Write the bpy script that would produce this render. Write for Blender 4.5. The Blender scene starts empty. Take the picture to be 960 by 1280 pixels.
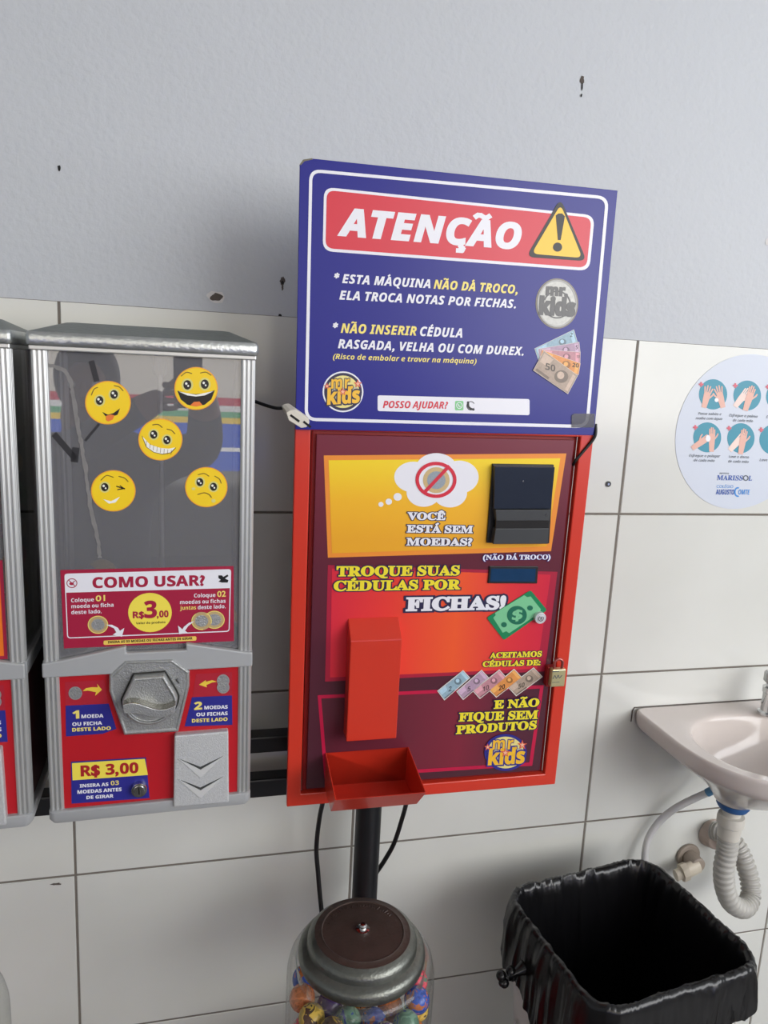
import bpy, bmesh, math, random
from mathutils import Matrix, Vector, Euler
random.seed(7)
S = bpy.context.scene
COL = S.collection
PI = math.pi
rad = math.radians

# ------------------------------------------------------------------ camera
cam_d = bpy.data.cameras.new('camera')
cam = bpy.data.objects.new('camera', cam_d)
COL.objects.link(cam)
F_PX = 925.41
cam_d.sensor_width = 36
cam_d.sensor_fit = 'AUTO'
cam_d.lens = F_PX / 1280 * 36
cam_d.clip_start = 0.02
cam.location = (0.21698, -1.26418, 1.45318)
cam.rotation_euler = (1.38762576, -0.0495371640, -0.235329100)
S.camera = cam
CAM_L = Vector(cam.location)
CAM_R = cam.rotation_euler.to_matrix()

# ------------------------------------------------------------------ world, lights, exposure
wd = bpy.data.worlds.new('daylight')
S.world = wd
wd.use_nodes = True
bg = wd.node_tree.nodes['Background']
bg.inputs[0].default_value = (0.88, 0.93, 1.0, 1)
bg.inputs[1].default_value = 0.36

def area(name, loc, target, sx, sy, power, color=(1, 1, 1)):
    d = bpy.data.lights.new(name, 'AREA')
    d.shape = 'RECTANGLE'; d.size = sx; d.size_y = sy; d.energy = power; d.color = color
    o = bpy.data.objects.new(name, d); COL.objects.link(o)
    o.location = loc
    o.rotation_euler = (Vector(target) - Vector(loc)).to_track_quat('-Z', 'Y').to_euler()
    return o
area('open_side_daylight', (3.3, -3.1, 2.1), (0.9, 0, 1.4), 3.6, 1.9, 112, (0.97, 0.98, 1.0))
sun_d = bpy.data.lights.new('sun', 'SUN'); sun_d.energy = 10.5; sun_d.angle = rad(1.0); sun_d.color = (1.0, 0.985, 0.96)
sun = bpy.data.objects.new('sun', sun_d); COL.objects.link(sun)
sun.rotation_euler = Vector((-0.25, -0.62, -0.74)).to_track_quat('-Z', 'Y').to_euler()   # over the roof onto the wall across the yard

S.view_settings.view_transform = 'Standard'
S.view_settings.look = 'None'
S.view_settings.gamma = 1
S.view_settings.exposure = 0.13
S.view_settings.use_curve_mapping = False

# ------------------------------------------------------------------ helpers
def s2l(c):
    c = c / 255
    return c / 12.92 if c <= 0.04045 else ((c + 0.055) / 1.055) ** 2.4
def rgb(*c): return tuple(s2l(v) for v in c) + (1,)

MATS = {}
def mat(name, c, rough=0.5, metal=0.0, coat=0.0, noise=0.06, nscale=40, bump=0.0, bscale=200, spec=0.5):
    if name in MATS: return MATS[name]
    m = bpy.data.materials.new(name); m.use_nodes = True
    nt = m.node_tree; N = nt.nodes; L = nt.links
    b = N['Principled BSDF']
    b.inputs['Roughness'].default_value = rough
    b.inputs['Metallic'].default_value = metal
    b.inputs['Coat Weight'].default_value = coat
    b.inputs['Coat Roughness'].default_value = 0.06
    b.inputs['Specular IOR Level'].default_value = spec
    base = rgb(*c)
    tc = N.new('ShaderNodeTexCoord')
    nz = N.new('ShaderNodeTexNoise'); nz.inputs['Scale'].default_value = nscale; nz.inputs['Detail'].default_value = 4
    L.new(tc.outputs['Object'], nz.inputs['Vector'])
    mx = N.new('ShaderNodeMix'); mx.data_type = 'RGBA'
    mx.inputs[6].default_value = tuple(min(1, v * (1 - noise)) for v in base[:3]) + (1,)
    mx.inputs[7].default_value = tuple(min(1, v * (1 + noise)) for v in base[:3]) + (1,)
    L.new(nz.outputs['Fac'], mx.inputs[0]); L.new(mx.outputs[2], b.inputs['Base Color'])
    if bump:
        n2 = N.new('ShaderNodeTexNoise'); n2.inputs['Scale'].default_value = bscale; n2.inputs['Detail'].default_value = 3
        L.new(tc.outputs['Object'], n2.inputs['Vector'])
        bp = N.new('ShaderNodeBump'); bp.inputs['Strength'].default_value = bump; bp.inputs['Distance'].default_value = 0.002
        L.new(n2.outputs['Fac'], bp.inputs['Height']); L.new(bp.outputs['Normal'], b.inputs['Normal'])
    MATS[name] = m
    return m

def grad_mat(name, axis, stops, rough=0.3, coat=0.0):
    """colour gradient along an object axis (0..2); stops = [(pos, rgb)]"""
    m = bpy.data.materials.new(name); m.use_nodes = True
    nt = m.node_tree; N = nt.nodes; L = nt.links
    b = N['Principled BSDF']; b.inputs['Roughness'].default_value = rough; b.inputs['Coat Weight'].default_value = coat
    tc = N.new('ShaderNodeTexCoord'); sp = N.new('ShaderNodeSeparateXYZ'); L.new(tc.outputs['Object'], sp.inputs[0])
    lo, hi = stops[0][0], stops[-1][0]
    mr = N.new('ShaderNodeMapRange'); mr.inputs[1].default_value = lo; mr.inputs[2].default_value = hi
    L.new(sp.outputs[axis], mr.inputs[0])
    cr = N.new('ShaderNodeValToRGB'); e = cr.color_ramp.elements
    while len(e) < len(stops): e.new(0.5)
    for el, (p, c) in zip(e, stops):
        el.position = (p - lo) / (hi - lo); el.color = rgb(*c)
    L.new(mr.outputs[0], cr.inputs[0]); L.new(cr.outputs[0], b.inputs['Base Color'])
    MATS[name] = m
    return m

def glass_mat(name, tint=(1, 1, 1), haze=0.0, haze_col=(0.5, 0.5, 0.5), ior=1.5, rough=0.02):
    """thin clear sheet: straight-through light, mirror reflection by angle, a little milky haze"""
    m = bpy.data.materials.new(name); m.use_nodes = True
    nt = m.node_tree; N = nt.nodes; L = nt.links
    N.remove(N['Principled BSDF']); out = N['Material Output']
    tr = N.new('ShaderNodeBsdfTransparent'); tr.inputs[0].default_value = tuple(tint) + (1,)
    gl = N.new('ShaderNodeBsdfGlossy'); gl.inputs['Roughness'].default_value = rough
    df = N.new('ShaderNodeBsdfDiffuse')
    nz = N.new('ShaderNodeTexNoise'); nz.inputs['Scale'].default_value = 9; nz.inputs['Detail'].default_value = 6
    tc = N.new('ShaderNodeTexCoord'); L.new(tc.outputs['Object'], nz.inputs['Vector'])
    mxc = N.new('ShaderNodeMix'); mxc.data_type = 'RGBA'
    mxc.inputs[6].default_value = tuple(v * 0.85 for v in haze_col) + (1,); mxc.inputs[7].default_value = tuple(haze_col) + (1,)
    L.new(nz.outputs['Fac'], mxc.inputs[0]); L.new(mxc.outputs[2], df.inputs[0])
    m1 = N.new('ShaderNodeMixShader'); m1.inputs[0].default_value = haze
    L.new(tr.outputs[0], m1.inputs[1]); L.new(df.outputs[0], m1.inputs[2])
    lw = N.new('ShaderNodeLayerWeight'); lw.inputs[0].default_value = 0.5
    pw = N.new('ShaderNodeMath'); pw.operation = 'POWER'; pw.inputs[1].default_value = 5.0; L.new(lw.outputs['Facing'], pw.inputs[0])
    fr = N.new('ShaderNodeMath'); fr.operation = 'MULTIPLY_ADD'; f0 = ((ior - 1)/(ior + 1))**2
    fr.inputs[1].default_value = 1 - f0; fr.inputs[2].default_value = f0; L.new(pw.outputs[0], fr.inputs[0])
    m2 = N.new('ShaderNodeMixShader'); L.new(fr.outputs[0], m2.inputs[0])
    L.new(m1.outputs[0], m2.inputs[1]); L.new(gl.outputs[0], m2.inputs[2])
    L.new(m2.outputs[0], out.inputs[0])
    MATS[name] = m
    return m

def tag(o, label=None, cat=None, group=None, kind=None):
    if label: o['label'] = label
    if cat: o['category'] = cat
    if group: o['group'] = group
    if kind: o['kind'] = kind
    return o
def empty(name, M, label, cat, group=None):
    o = bpy.data.objects.new(name, None); COL.objects.link(o)
    o.empty_display_size = 0.05
    if not isinstance(M, Matrix): M = Matrix.Translation(M)
    o.matrix_world = M
    o['M'] = 0; del o['M']
    return tag(o, label, cat, group)
def rootM(loc, yaw=0, pitch=0, roll=0):
    R = Matrix.Rotation(rad(yaw), 4, 'Z') @ Matrix.Rotation(rad(pitch), 4, 'X') @ Matrix.Rotation(rad(roll), 4, 'Y')
    return Matrix.Translation(loc) @ R

def obj(name, bm, mats, parent=None, label=None, smooth=None, bevel=0, bseg=2, mods=None):
    if not isinstance(mats, (list, tuple)): mats = [mats]
    bmesh.ops.recalc_face_normals(bm, faces=bm.faces[:]) if smooth is not None or bevel else None
    me = bpy.data.meshes.new(name)
    if smooth:
        for f in bm.faces: f.smooth = True
    bm.to_mesh(me); bm.free()
    for m in mats: me.materials.append(m)
    if smooth: 
        try: me.set_sharp_from_angle(angle=rad(smooth))
        except Exception: pass
    o = bpy.data.objects.new(name, me); COL.objects.link(o)
    if parent is not None: o.parent = parent
    if bevel:
        b = o.modifiers.new('bevel', 'BEVEL'); b.width = bevel; b.segments = bseg; b.limit_method = 'ANGLE'; b.angle_limit = rad(35)
    if label: o['label'] = label
    return o

def box(bm, x0, x1, y0, y1, z0, z1, mi=0):
    v = [bm.verts.new(p) for p in ((x0,y0,z0),(x1,y0,z0),(x1,y1,z0),(x0,y1,z0),(x0,y0,z1),(x1,y0,z1),(x1,y1,z1),(x0,y1,z1))]
    for q in ((3,2,1,0),(4,5,6,7),(0,1,5,4),(1,2,6,5),(2,3,7,6),(3,0,4,7)):
        f = bm.faces.new([v[i] for i in q]); f.material_index = mi
    return v
def prism(bm, pts, y0, y1, mi=0):
    """polygon in x,z extruded from y0 (front) to y1 (back)"""
    a = [bm.verts.new((x, y0, z)) for x, z in pts]; b = [bm.verts.new((x, y1, z)) for x, z in pts]
    n = len(pts)
    fs = [bm.faces.new(a), bm.faces.new(b[::-1])]
    for i in range(n):
        fs.append(bm.faces.new((a[i], b[i], b[(i+1) % n], a[(i+1) % n])))
    for f in fs: f.material_index = mi
    return fs
def loft(bm, rings, close=True, cap0=False, cap1=False, mi=0):
    R = [[bm.verts.new(p) for p in r] for r in rings]
    n = len(R[0])
    for a, b in zip(R, R[1:]):
        for i in range(n if close else n - 1):
            f = bm.faces.new((a[i], a[(i+1) % n], b[(i+1) % n], b[i])); f.material_index = mi
    if cap0: bm.faces.new(R[0][::-1]).material_index = mi
    if cap1: bm.faces.new(R[-1]).material_index = mi
    return R
def lathe(bm, prof, n=48, c=(0, 0, 0), cap0=False, cap1=False, mi=0):
    rings = [[(c[0] + r * math.cos(2*PI*i/n), c[1] + r * math.sin(2*PI*i/n), c[2] + z) for i in range(n)] for r, z in prof]
    return loft(bm, rings, True, cap0, cap1, mi)
def catmull(pts, k=8):
    P = [Vector(p) for p in pts]; P = [2*P[0]-P[1]] + P + [2*P[-1]-P[-2]]
    out = []
    for i in range(1, len(P) - 2):
        for j in range(k):
            t = j / k
            a, b, c, d = P[i-1], P[i], P[i+1], P[i+2]
            out.append(0.5 * ((2*b) + (c-a)*t + (2*a-5*b+4*c-d)*t*t + (3*b-a-3*c+d)*t**3))
    out.append(P[-2]); return out
def tube(bm, path, r, n=12, caps=True, mi=0):
    """r is a number or a function of (index, total)"""
    P = [Vector(p) for p in path]
    up = Vector((0, 0, 1)); rings = []
    t0 = (P[1] - P[0]).normalized()
    u = t0.cross(up)
    if u.length < 1e-3: u = t0.cross(Vector((1, 0, 0)))
    u.normalize()
    for i, p in enumerate(P):
        t = (P[min(i+1, len(P)-1)] - P[max(i-1, 0)]).normalized()
        u = (u - t * u.dot(t)).normalized(); w = t.cross(u)
        rr = r(i, len(P)) if callable(r) else r
        rings.append([tuple(p + u*rr*math.cos(2*PI*k/n) + w*rr*math.sin(2*PI*k/n)) for k in range(n)])
    loft(bm, rings, True, caps, caps, mi)
def disc_y(bm, cx, cz, r, y0, y1, n=32, r1=None, mi=0):
    """cylinder along y, y0 = front"""
    r1 = r if r1 is None else r1
    rings = [[(cx + rr*math.cos(2*PI*i/n), y, cz + rr*math.sin(2*PI*i/n)) for i in range(n)] for rr, y in ((r1, y0), (r, y1))]
    loft(bm, rings, True, True, True, mi)
def new(): return bmesh.new()

# camera ray: pixel of the photograph -> point on a plane of the place
def ray(px, py):
    return CAM_R @ Vector(((px - 480) / F_PX, -(py - 640) / F_PX, -1))
def at(px, py, y):
    d = ray(px, py); t = (y - CAM_L.y) / d.y
    return CAM_L + d * t
def atz(px, py, z):
    d = ray(px, py); t = (z - CAM_L.z) / d.z
    return CAM_L + d * t

# ------------------------------------------------------------------ lettering
GC = {}
def _raw(s, off):
    cu = bpy.data.curves.new('glyph', 'FONT'); cu.body = s; cu.offset = off; cu.resolution_u = 3
    o = bpy.data.objects.new('glyph', cu); COL.objects.link(o)
    bpy.context.view_layer.update()
    me = bpy.data.meshes.new_from_object(o.evaluated_get(bpy.context.evaluated_depsgraph_get()))
    V = [(v.co.x, v.co.y) for v in me.vertices]; Fc = [tuple(p.vertices) for p in me.polygons]
    bpy.data.objects.remove(o); bpy.data.meshes.remove(me); bpy.data.curves.remove(cu)
    return V, Fc
def dilate(V, Fc, off):
    """grow a filled glyph by adding mitred strips along its outline; returns extra (verts, faces)"""
    key = {}; idx = []
    P = []
    for v in V:
        k = (round(v[0], 5), round(v[1], 5))
        if k not in key: key[k] = len(P); P.append(v)
        idx.append(key[k])
    E_ = {}
    for f in Fc:
        g = [idx[i] for i in f]
        ar = sum(P[g[i]][0]*P[g[(i+1) % len(g)]][1] - P[g[(i+1) % len(g)]][0]*P[g[i]][1] for i in range(len(g)))
        if abs(ar) < 1e-12: continue
        if ar < 0: g = g[::-1]
        for a, b in zip(g, g[1:] + g[:1]): E_[(a, b)] = E_.get((a, b), 0) + 1
    B = [e for e in E_ if (e[1], e[0]) not in E_]
    N_ = {}
    for a, b in B:
        dx, dy = P[b][0] - P[a][0], P[b][1] - P[a][1]; l = math.hypot(dx, dy)
        if l < 1e-9: continue
        n = (dy/l, -dx/l)
        N_.setdefault(a, []).append(n); N_.setdefault(b, []).append(n)
    Q = []; F2 = []
    for a, b in B:
        if a not in N_ or b not in N_: continue
        o = []
        for v in (a, b):
            nx = sum(n[0] for n in N_[v]); ny = sum(n[1] for n in N_[v]); l2 = math.hypot(nx, ny)
            if l2 < 1e-6: nx, ny = N_[v][0]; l2 = 1
            nx, ny = nx/l2, ny/l2
            c = max(.45, nx*N_[v][0][0] + ny*N_[v][0][1])
            o.append((P[v][0] + nx*off/c, P[v][1] + ny*off/c))
        k = len(Q); Q += [P[a], P[b], o[1], o[0]]; F2.append((k, k+1, k+2, k+3))
    return Q, F2
BASES = {'sb': (0x1D5D4, 0x1D5EE, 0x1D7EC), 'sbi': (0x1D63C, 0x1D656, None), 'fb': (0x1D400, 0x1D41A, 0x1D7CE), 'si': (0x1D608, 0x1D622, None)}
DEC = {'Ã': 'A~', 'ã': 'a~', 'Ç': 'C,', 'ç': 'c,', 'Á': "A'", 'á': "a'", 'É': "E'", 'é': "e'", 'Ê': 'E^', 'ê': 'e^'}
def mapped(ch, st):
    if st in BASES:
        A, a, d = BASES[st]
        if 'A' <= ch <= 'Z': return chr(A + ord(ch) - 65), False
        if 'a' <= ch <= 'z': return chr(a + ord(ch) - 97), False
        if ch.isdigit() and d: return chr(d + ord(ch) - 48), False
        if ch.isdigit() and st == 'sbi': return chr(0x1D7EC + ord(ch) - 48), True
    return ch, st in ('sbi', 'si')
def glyph(ch, st, off):
    k = (ch, st, round(off, 4))
    if k in GC: return GC[k]
    acc = None; base = ch
    if ch in DEC: base, acc = DEC[ch]
    m, shear = mapped(base, st)
    V, Fc = _raw(m, 0)
    extra = off + (0.022 if m == base and st in ('sb', 'sbi', 'fb') else 0)
    V = list(V); Fc = list(Fc)
    if extra > 0 and V:
        q, f2 = dilate(V, Fc, extra); b = len(V); V += q; Fc += [tuple(i + b for i in t) for t in f2]
    H = 'H'
    w2 = _raw('H' + m + 'H', 0)[0]; w1 = _raw('HH', 0)[0]
    adv = (max(v[0] for v in w2) - min(v[0] for v in w2)) - (max(v[0] for v in w1) - min(v[0] for v in w1))
    if m == base and st in ('sb', 'sbi', 'fb') : adv += 0.05
    if shear: V = [(x + 0.2 * y, y) for x, y in V]
    if acc and V:
        x0, x1 = min(v[0] for v in V), max(v[0] for v in V); top = max(v[1] for v in V) - max(0, off)
        cx = (x0 + x1) / 2 + (0.06 if st in ('sbi', 'si') else 0)
        polys = []
        def strip(pts, w):
            for (xa, ya), (xb, yb) in zip(pts, pts[1:]):
                dx, dy = xb - xa, yb - ya; l = math.hypot(dx, dy); nx, ny = -dy / l * w, dx / l * w
                ex, ey = dx / l * max(off, 0), dy / l * max(off, 0)
                polys.append([(xa+nx-ex, ya+ny-ey), (xa-nx-ex, ya-ny-ey), (xb-nx+ex, yb-ny+ey), (xb+nx+ex, yb+ny+ey)])
        t = 0.055 + max(off, 0) if st != 'si' else 0.03
        if acc == '~':
            strip([(cx - .19, top + .08), (cx - .12, top + .14), (cx - .04, top + .14), (cx + .05, top + .09), (cx + .13, top + .09), (cx + .20, top + .15)], t * .8)
        elif acc == "'": strip([(cx - .03, top + .06), (cx + .12, top + .19)], t)
        elif acc == '^': strip([(cx - .15, top + .06), (cx, top + .17), (cx + .15, top + .06)], t)
        elif acc == ',': strip([(cx + .02, .0), (cx + .0, -.07), (cx + .08, -.10), (cx + .05, -.18), (cx - .08, -.18)], t * .75)
        for p in polys:
            b = len(V); V += p; Fc.append((b, b+1, b+2, b+3))
    GC[k] = (V, Fc, adv)
    return GC[k]
def layout(s, st, off, track):
    x = 0; V = []; Fc = []
    for ch in s:
        if ch == ' ': x += 0.26 + track; continue
        v, f, a = glyph(ch, st, off)
        b = len(V); V += [(p[0] + x, p[1]) for p in v]; Fc += [tuple(i + b for i in q) for q in f]
        x += a + track
    return V, Fc
CAPH = {'sb': 0.714, 'sbi': 0.714, 'fb': 0.69, 'si': 0.714, 'n': 0.682}

class Dec:
    """flat print on a panel (local plane y = yp of the panel's root); coordinates are read in a crop of the photograph"""
    def __init__(s, root_M, crop=(0, 0, 1), yp=0.0, lift=0.00022):
        s.inv = root_M.inverted(); s.crop = crop; s.yp = yp; s.lift = lift
        s.o = s.inv @ CAM_L; s.r3 = s.inv.to_3x3()
        s.auto = None
        s.reset()
    def reset(s): s.bm = bmesh.new(); s.mats = []; s.cnt = 0
    def mi(s, m):
        if m not in s.mats: s.mats.append(m)
        return s.mats.index(m)
    def L(s, x, y, yp=None):
        yp = s.yp if yp is None else yp
        ox, oy, k = s.crop
        d = s.r3 @ ray(ox + x / k, oy + y / k)
        t = (yp - s.o.y) / d.y
        p = s.o + d * t
        return Vector((p.x, p.z))
    def face(s, pts, m, layer):
        s.cnt += 1
        y = s.yp - s.lift * layer - (s.cnt % 24) * 8e-6
        vs = [s.bm.verts.new((p[0], y, p[1])) for p in pts]
        f = s.bm.faces.new(vs); f.material_index = s.mi(m)
        f.normal_update()
        if f.normal.y > 0: f.normal_flip()
        if len(pts) > 4: bmesh.ops.triangulate(s.bm, faces=[f])
    def poly(s, pts, m, layer=1): s.face([s.L(*p) for p in pts], m, layer)
    def rr_pts(s, c, r, k=6):
        out = []; n = len(c)
        for i in range(n):
            p0, p, p1 = Vector(c[i-1]), Vector(c[i]), Vector(c[(i+1) % n])
            a = p + (p0 - p).normalized() * r; b = p + (p1 - p).normalized() * r
            for j in range(k + 1):
                t = j / k; out.append(tuple((1-t)**2 * a + 2*t*(1-t) * p + t*t * b))
        return out
    def rr(s, c, r, m, layer=1): s.poly(s.rr_pts(c, r), m, layer)
    def frame(s, c, r, w, m, layer=1):
        o = s.rr_pts(c, r); cx = sum(p[0] for p in c) / len(c); cy = sum(p[1] for p in c) / len(c)
        ci = [inset(c, i, w) for i in range(len(c))]
        q = s.rr_pts(ci, max(1, r - w)); n = len(o)
        for i in range(n):
            s.face([s.L(*p) for p in (o[i], o[(i+1) % n], q[(i+1) % n], q[i])], m, layer)
    def ell(s, cx, cy, rx, ry, m, layer=1, rot=0, n=40):
        ca, sa = math.cos(rad(rot)), math.sin(rad(rot))
        s.poly([(cx + rx*math.cos(t)*ca - ry*math.sin(t)*sa, cy + rx*math.cos(t)*sa + ry*math.sin(t)*ca) for t in [2*PI*i/n for i in range(n)]], m, layer)
    def ring(s, cx, cy, rx, ry, w, m, layer=1, a0=0, a1=360, n=40):
        for i in range(n):
            t, u = rad(a0 + (a1-a0)*i/n), rad(a0 + (a1-a0)*(i+1)/n)
            s.face([s.L(cx + (rx-q)*math.cos(v), cy + (ry-q)*math.sin(v)) for v, q in ((t, 0), (u, 0), (u, w), (t, w))], m, layer)
    def stroke(s, pts, w, m, layer=1, smooth=False, cap=True):
        if smooth: pts = [(p.x, p.y) for p in catmull([(a, b, 0) for a, b in pts], 6)]
        for (xa, ya), (xb, yb) in zip(pts, pts[1:]):
            dx, dy = xb - xa, yb - ya; l = math.hypot(dx, dy)
            if l < 1e-6: continue
            nx, ny = -dy/l*w/2, dx/l*w/2
            s.face([s.L(*p) for p in ((xa+nx, ya+ny), (xb+nx, yb+ny), (xb-nx, yb-ny), (xa-nx, ya-ny))], m, layer)
        if cap:
            for p in pts: s.ell(p[0], p[1], w/2, w/2, m, layer, n=8)
    def star(s, cx, cy, r, m, layer=1, k=5, q=0.42, rot=-90):
        s.poly([(cx + (r if i % 2 == 0 else r*q)*math.cos(rad(rot + 180*i/k)), cy + (r if i % 2 == 0 else r*q)*math.sin(rad(rot + 180*i/k))) for i in range(2*k)], m, layer)
    def text(s, t, a, b, cap, m, st='sb', layer=2, bold=0.0, outline=None, ow=0.05, track=0.0):
        """baseline from a to b (crop pixels), capital height cap (crop pixels)"""
        A, B = s.L(*a), s.L(*b); up = s.L(a[0], a[1] - cap) - A
        V0, _ = layout(t, st, 0, track)
        x0, x1 = min(v[0] for v in V0), max(v[0] for v in V0)
        ex = (B - A) / (x1 - x0); ez = Vector((0, up.y)) / CAPH[st]
        jobs = [(bold, m, layer)]
        if outline: jobs.insert(0, (bold + ow, outline, layer - 0.5))
        for off, mm, ly in jobs:
            V, Fc = layout(t, st, off, track)
            y = s.yp - s.lift * ly; k = s.mi(mm)
            for j, q in enumerate(Fc):
                yj = y - (j % 9) * 4e-6 if len(q) == 4 else y
                try:
                    f = s.bm.faces.new([s.bm.verts.new((A.x + (V[i][0]-x0)*ex.x + V[i][1]*ez.x, yj, A.y + (V[i][0]-x0)*ex.y + V[i][1]*ez.y)) for i in q]); f.material_index = k
                except ValueError: pass
        if s.auto: s.make('lettering', s.auto)
    def make(s, name, parent, label=None):
        s.bm.normal_update()
        for f in s.bm.faces:
            if f.normal.y > 0: f.normal_flip()
        o = obj(name, s.bm, s.mats, parent, label)
        s.reset(); return o
def inset(c, i, w):
    n = len(c); p0, p, p1 = Vector(c[i-1]), Vector(c[i]), Vector(c[(i+1) % n])
    ctr = sum((Vector(q) for q in c), Vector((0, 0))) / n
    d0, d1 = (p0 - p).normalized(), (p1 - p).normalized()
    b = d0 + d1; sn = abs(d0.x*d1.y - d0.y*d1.x)
    return tuple(p + b * (w / max(sn, .2)))
def cr(x0, y0, k): return (x0, y0, k)

# ------------------------------------------------------------------ materials
M_paint = mat('painted_plaster', (193, 197, 202), 0.55, noise=0.03, nscale=6, bump=0.6, bscale=100)
M_grout = mat('grout', (118, 112, 104), 0.9, noise=0.15)
M_dark = mat('dark_void', (22, 20, 22), 0.8)
M_red = mat('red_enamel', (210, 54, 34), 0.32, coat=0.3, noise=0.04, nscale=15)
M_red_in = mat('red_enamel_shaded', (150, 28, 26), 0.45, noise=0.05)  # darker copy of the red enamel, shade of recesses put into the colour
M_blue = mat('print_blue', (46, 46, 140), 0.32, noise=0.04)
M_white = mat('print_white', (236, 236, 244), 0.35, noise=0.01)
M_pred = mat('print_red', (214, 40, 62), 0.35, noise=0.03)
M_yel = mat('print_yellow', (246, 226, 120), 0.35, noise=0.02)
M_tyel = mat('print_triangle_yellow', (248, 200, 40), 0.35, noise=0.02)
M_black = mat('print_black', (20, 20, 24), 0.4, noise=0.02)
M_navy = mat('print_navy', (38, 34, 72), 0.4, noise=0.02)
M_lyel = mat('print_lemon', (244, 226, 52), 0.35, noise=0.02)
M_steel = mat('cast_zinc', (182, 184, 183), 0.36, 0.7, noise=0.16, nscale=220, bump=0.4, bscale=500)
M_chrome = mat('chrome', (205, 207, 208), 0.14, 1.0, noise=0.05)
M_alu = mat('anodised_aluminium', (205, 206, 205), 0.36, 0.75, noise=0.03, nscale=30)
M_grey = mat('grey_plastic_casting', (172, 174, 176), 0.42, 0.1, noise=0.03)
M_blackp = mat('black_plastic', (26, 27, 30), 0.35, noise=0.1)
M_rubber = mat('black_rubber', (20, 20, 22), 0.5, noise=0.1)
M_bsteel = mat('black_painted_steel', (26, 27, 30), 0.38, noise=0.12)

# ------------------------------------------------------------------ the setting
TW, TH, ZT = 0.50135, 0.33, 1.54
FLOOR = -0.10
def tile_wall():
    m = bpy.data.materials.new('glazed_tile'); m.use_nodes = True
    nt = m.node_tree; N = nt.nodes; L = nt.links; b = N['Principled BSDF']
    b.inputs['Roughness'].default_value = 0.16; b.inputs['Specular IOR Level'].default_value = 0.5
    tc = N.new('ShaderNodeTexCoord'); nz = N.new('ShaderNodeTexNoise'); nz.inputs['Scale'].default_value = 3.0; nz.inputs['Detail'].default_value = 6
    L.new(tc.outputs['Object'], nz.inputs['Vector'])
    cr_ = N.new('ShaderNodeValToRGB'); e = cr_.color_ramp.elements
    e[0].position = .3; e[0].color = rgb(212, 213, 207); e[1].position = .7; e[1].color = rgb(222, 223, 218)
    L.new(nz.outputs['Fac'], cr_.inputs[0])
    L.new(cr_.outputs[0], b.inputs['Base Color'])
    n2 = N.new('ShaderNodeTexNoise'); n2.inputs['Scale'].default_value = 14; n2.inputs['Detail'].default_value = 1
    L.new(tc.outputs['Object'], n2.inputs['Vector'])
    bp = N.new('ShaderNodeBump'); bp.inputs['Strength'].default_value = 0.06; bp.inputs['Distance'].default_value = 0.004
    L.new(n2.outputs['Fac'], bp.inputs['Height']); L.new(bp.outputs['Normal'], b.inputs['Normal'])
    bm = new()
    g, bv = 0.0020, 0.0012
    xs = []
    for k in range(-5, 8):
        c = k * TW; xs += [(c - g - bv, 0), (c - g, 1), (c + g, 1), (c + g + bv, 0)]
    zs = []
    for k in range(6, 0, -1):
        c = ZT - k * TH
        if c < FLOOR: c = FLOOR - 0.02
        zs += [(c - g - bv, 0), (c - g, 1), (c + g, 1), (c + g + bv, 0)]
    zs = [z for z in zs]; zs.append((ZT - 0.001, 0)); zs.append((ZT, 2)); zs.append((3.2, 2))
    zs = sorted(set(zs))
    # depth: tile face 0, grout 1.6 mm behind, plaster 3 mm behind
    V = []
    for z, kz in zs:
        V.append([bm.verts.new((x, (0.003 if kz == 2 else max(kx, kz) * 0.0016), z)) for x, kx in xs])
    for j in range(len(zs) - 1):
        for i in range(len(xs) - 1):
            f = bm.faces.new((V[j][i], V[j][i+1], V[j+1][i+1], V[j+1][i]))
            kz0, kz1 = zs[j][1], zs[j+1][1]; kx0, kx1 = xs[i][1], xs[i+1][1]
            if kz0 == 2 and kz1 == 2: f.material_index = 1
            elif kz1 == 2: f.material_index = 2
            elif (kx0 and kx1) or (kz0 == 1 and kz1 == 1): f.material_index = 2
            else: f.material_index = 0
    o = obj('wall_back', bm, [m, M_paint, M_grout])
    tag(o, kind='structure'); return o
tile_wall()

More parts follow.
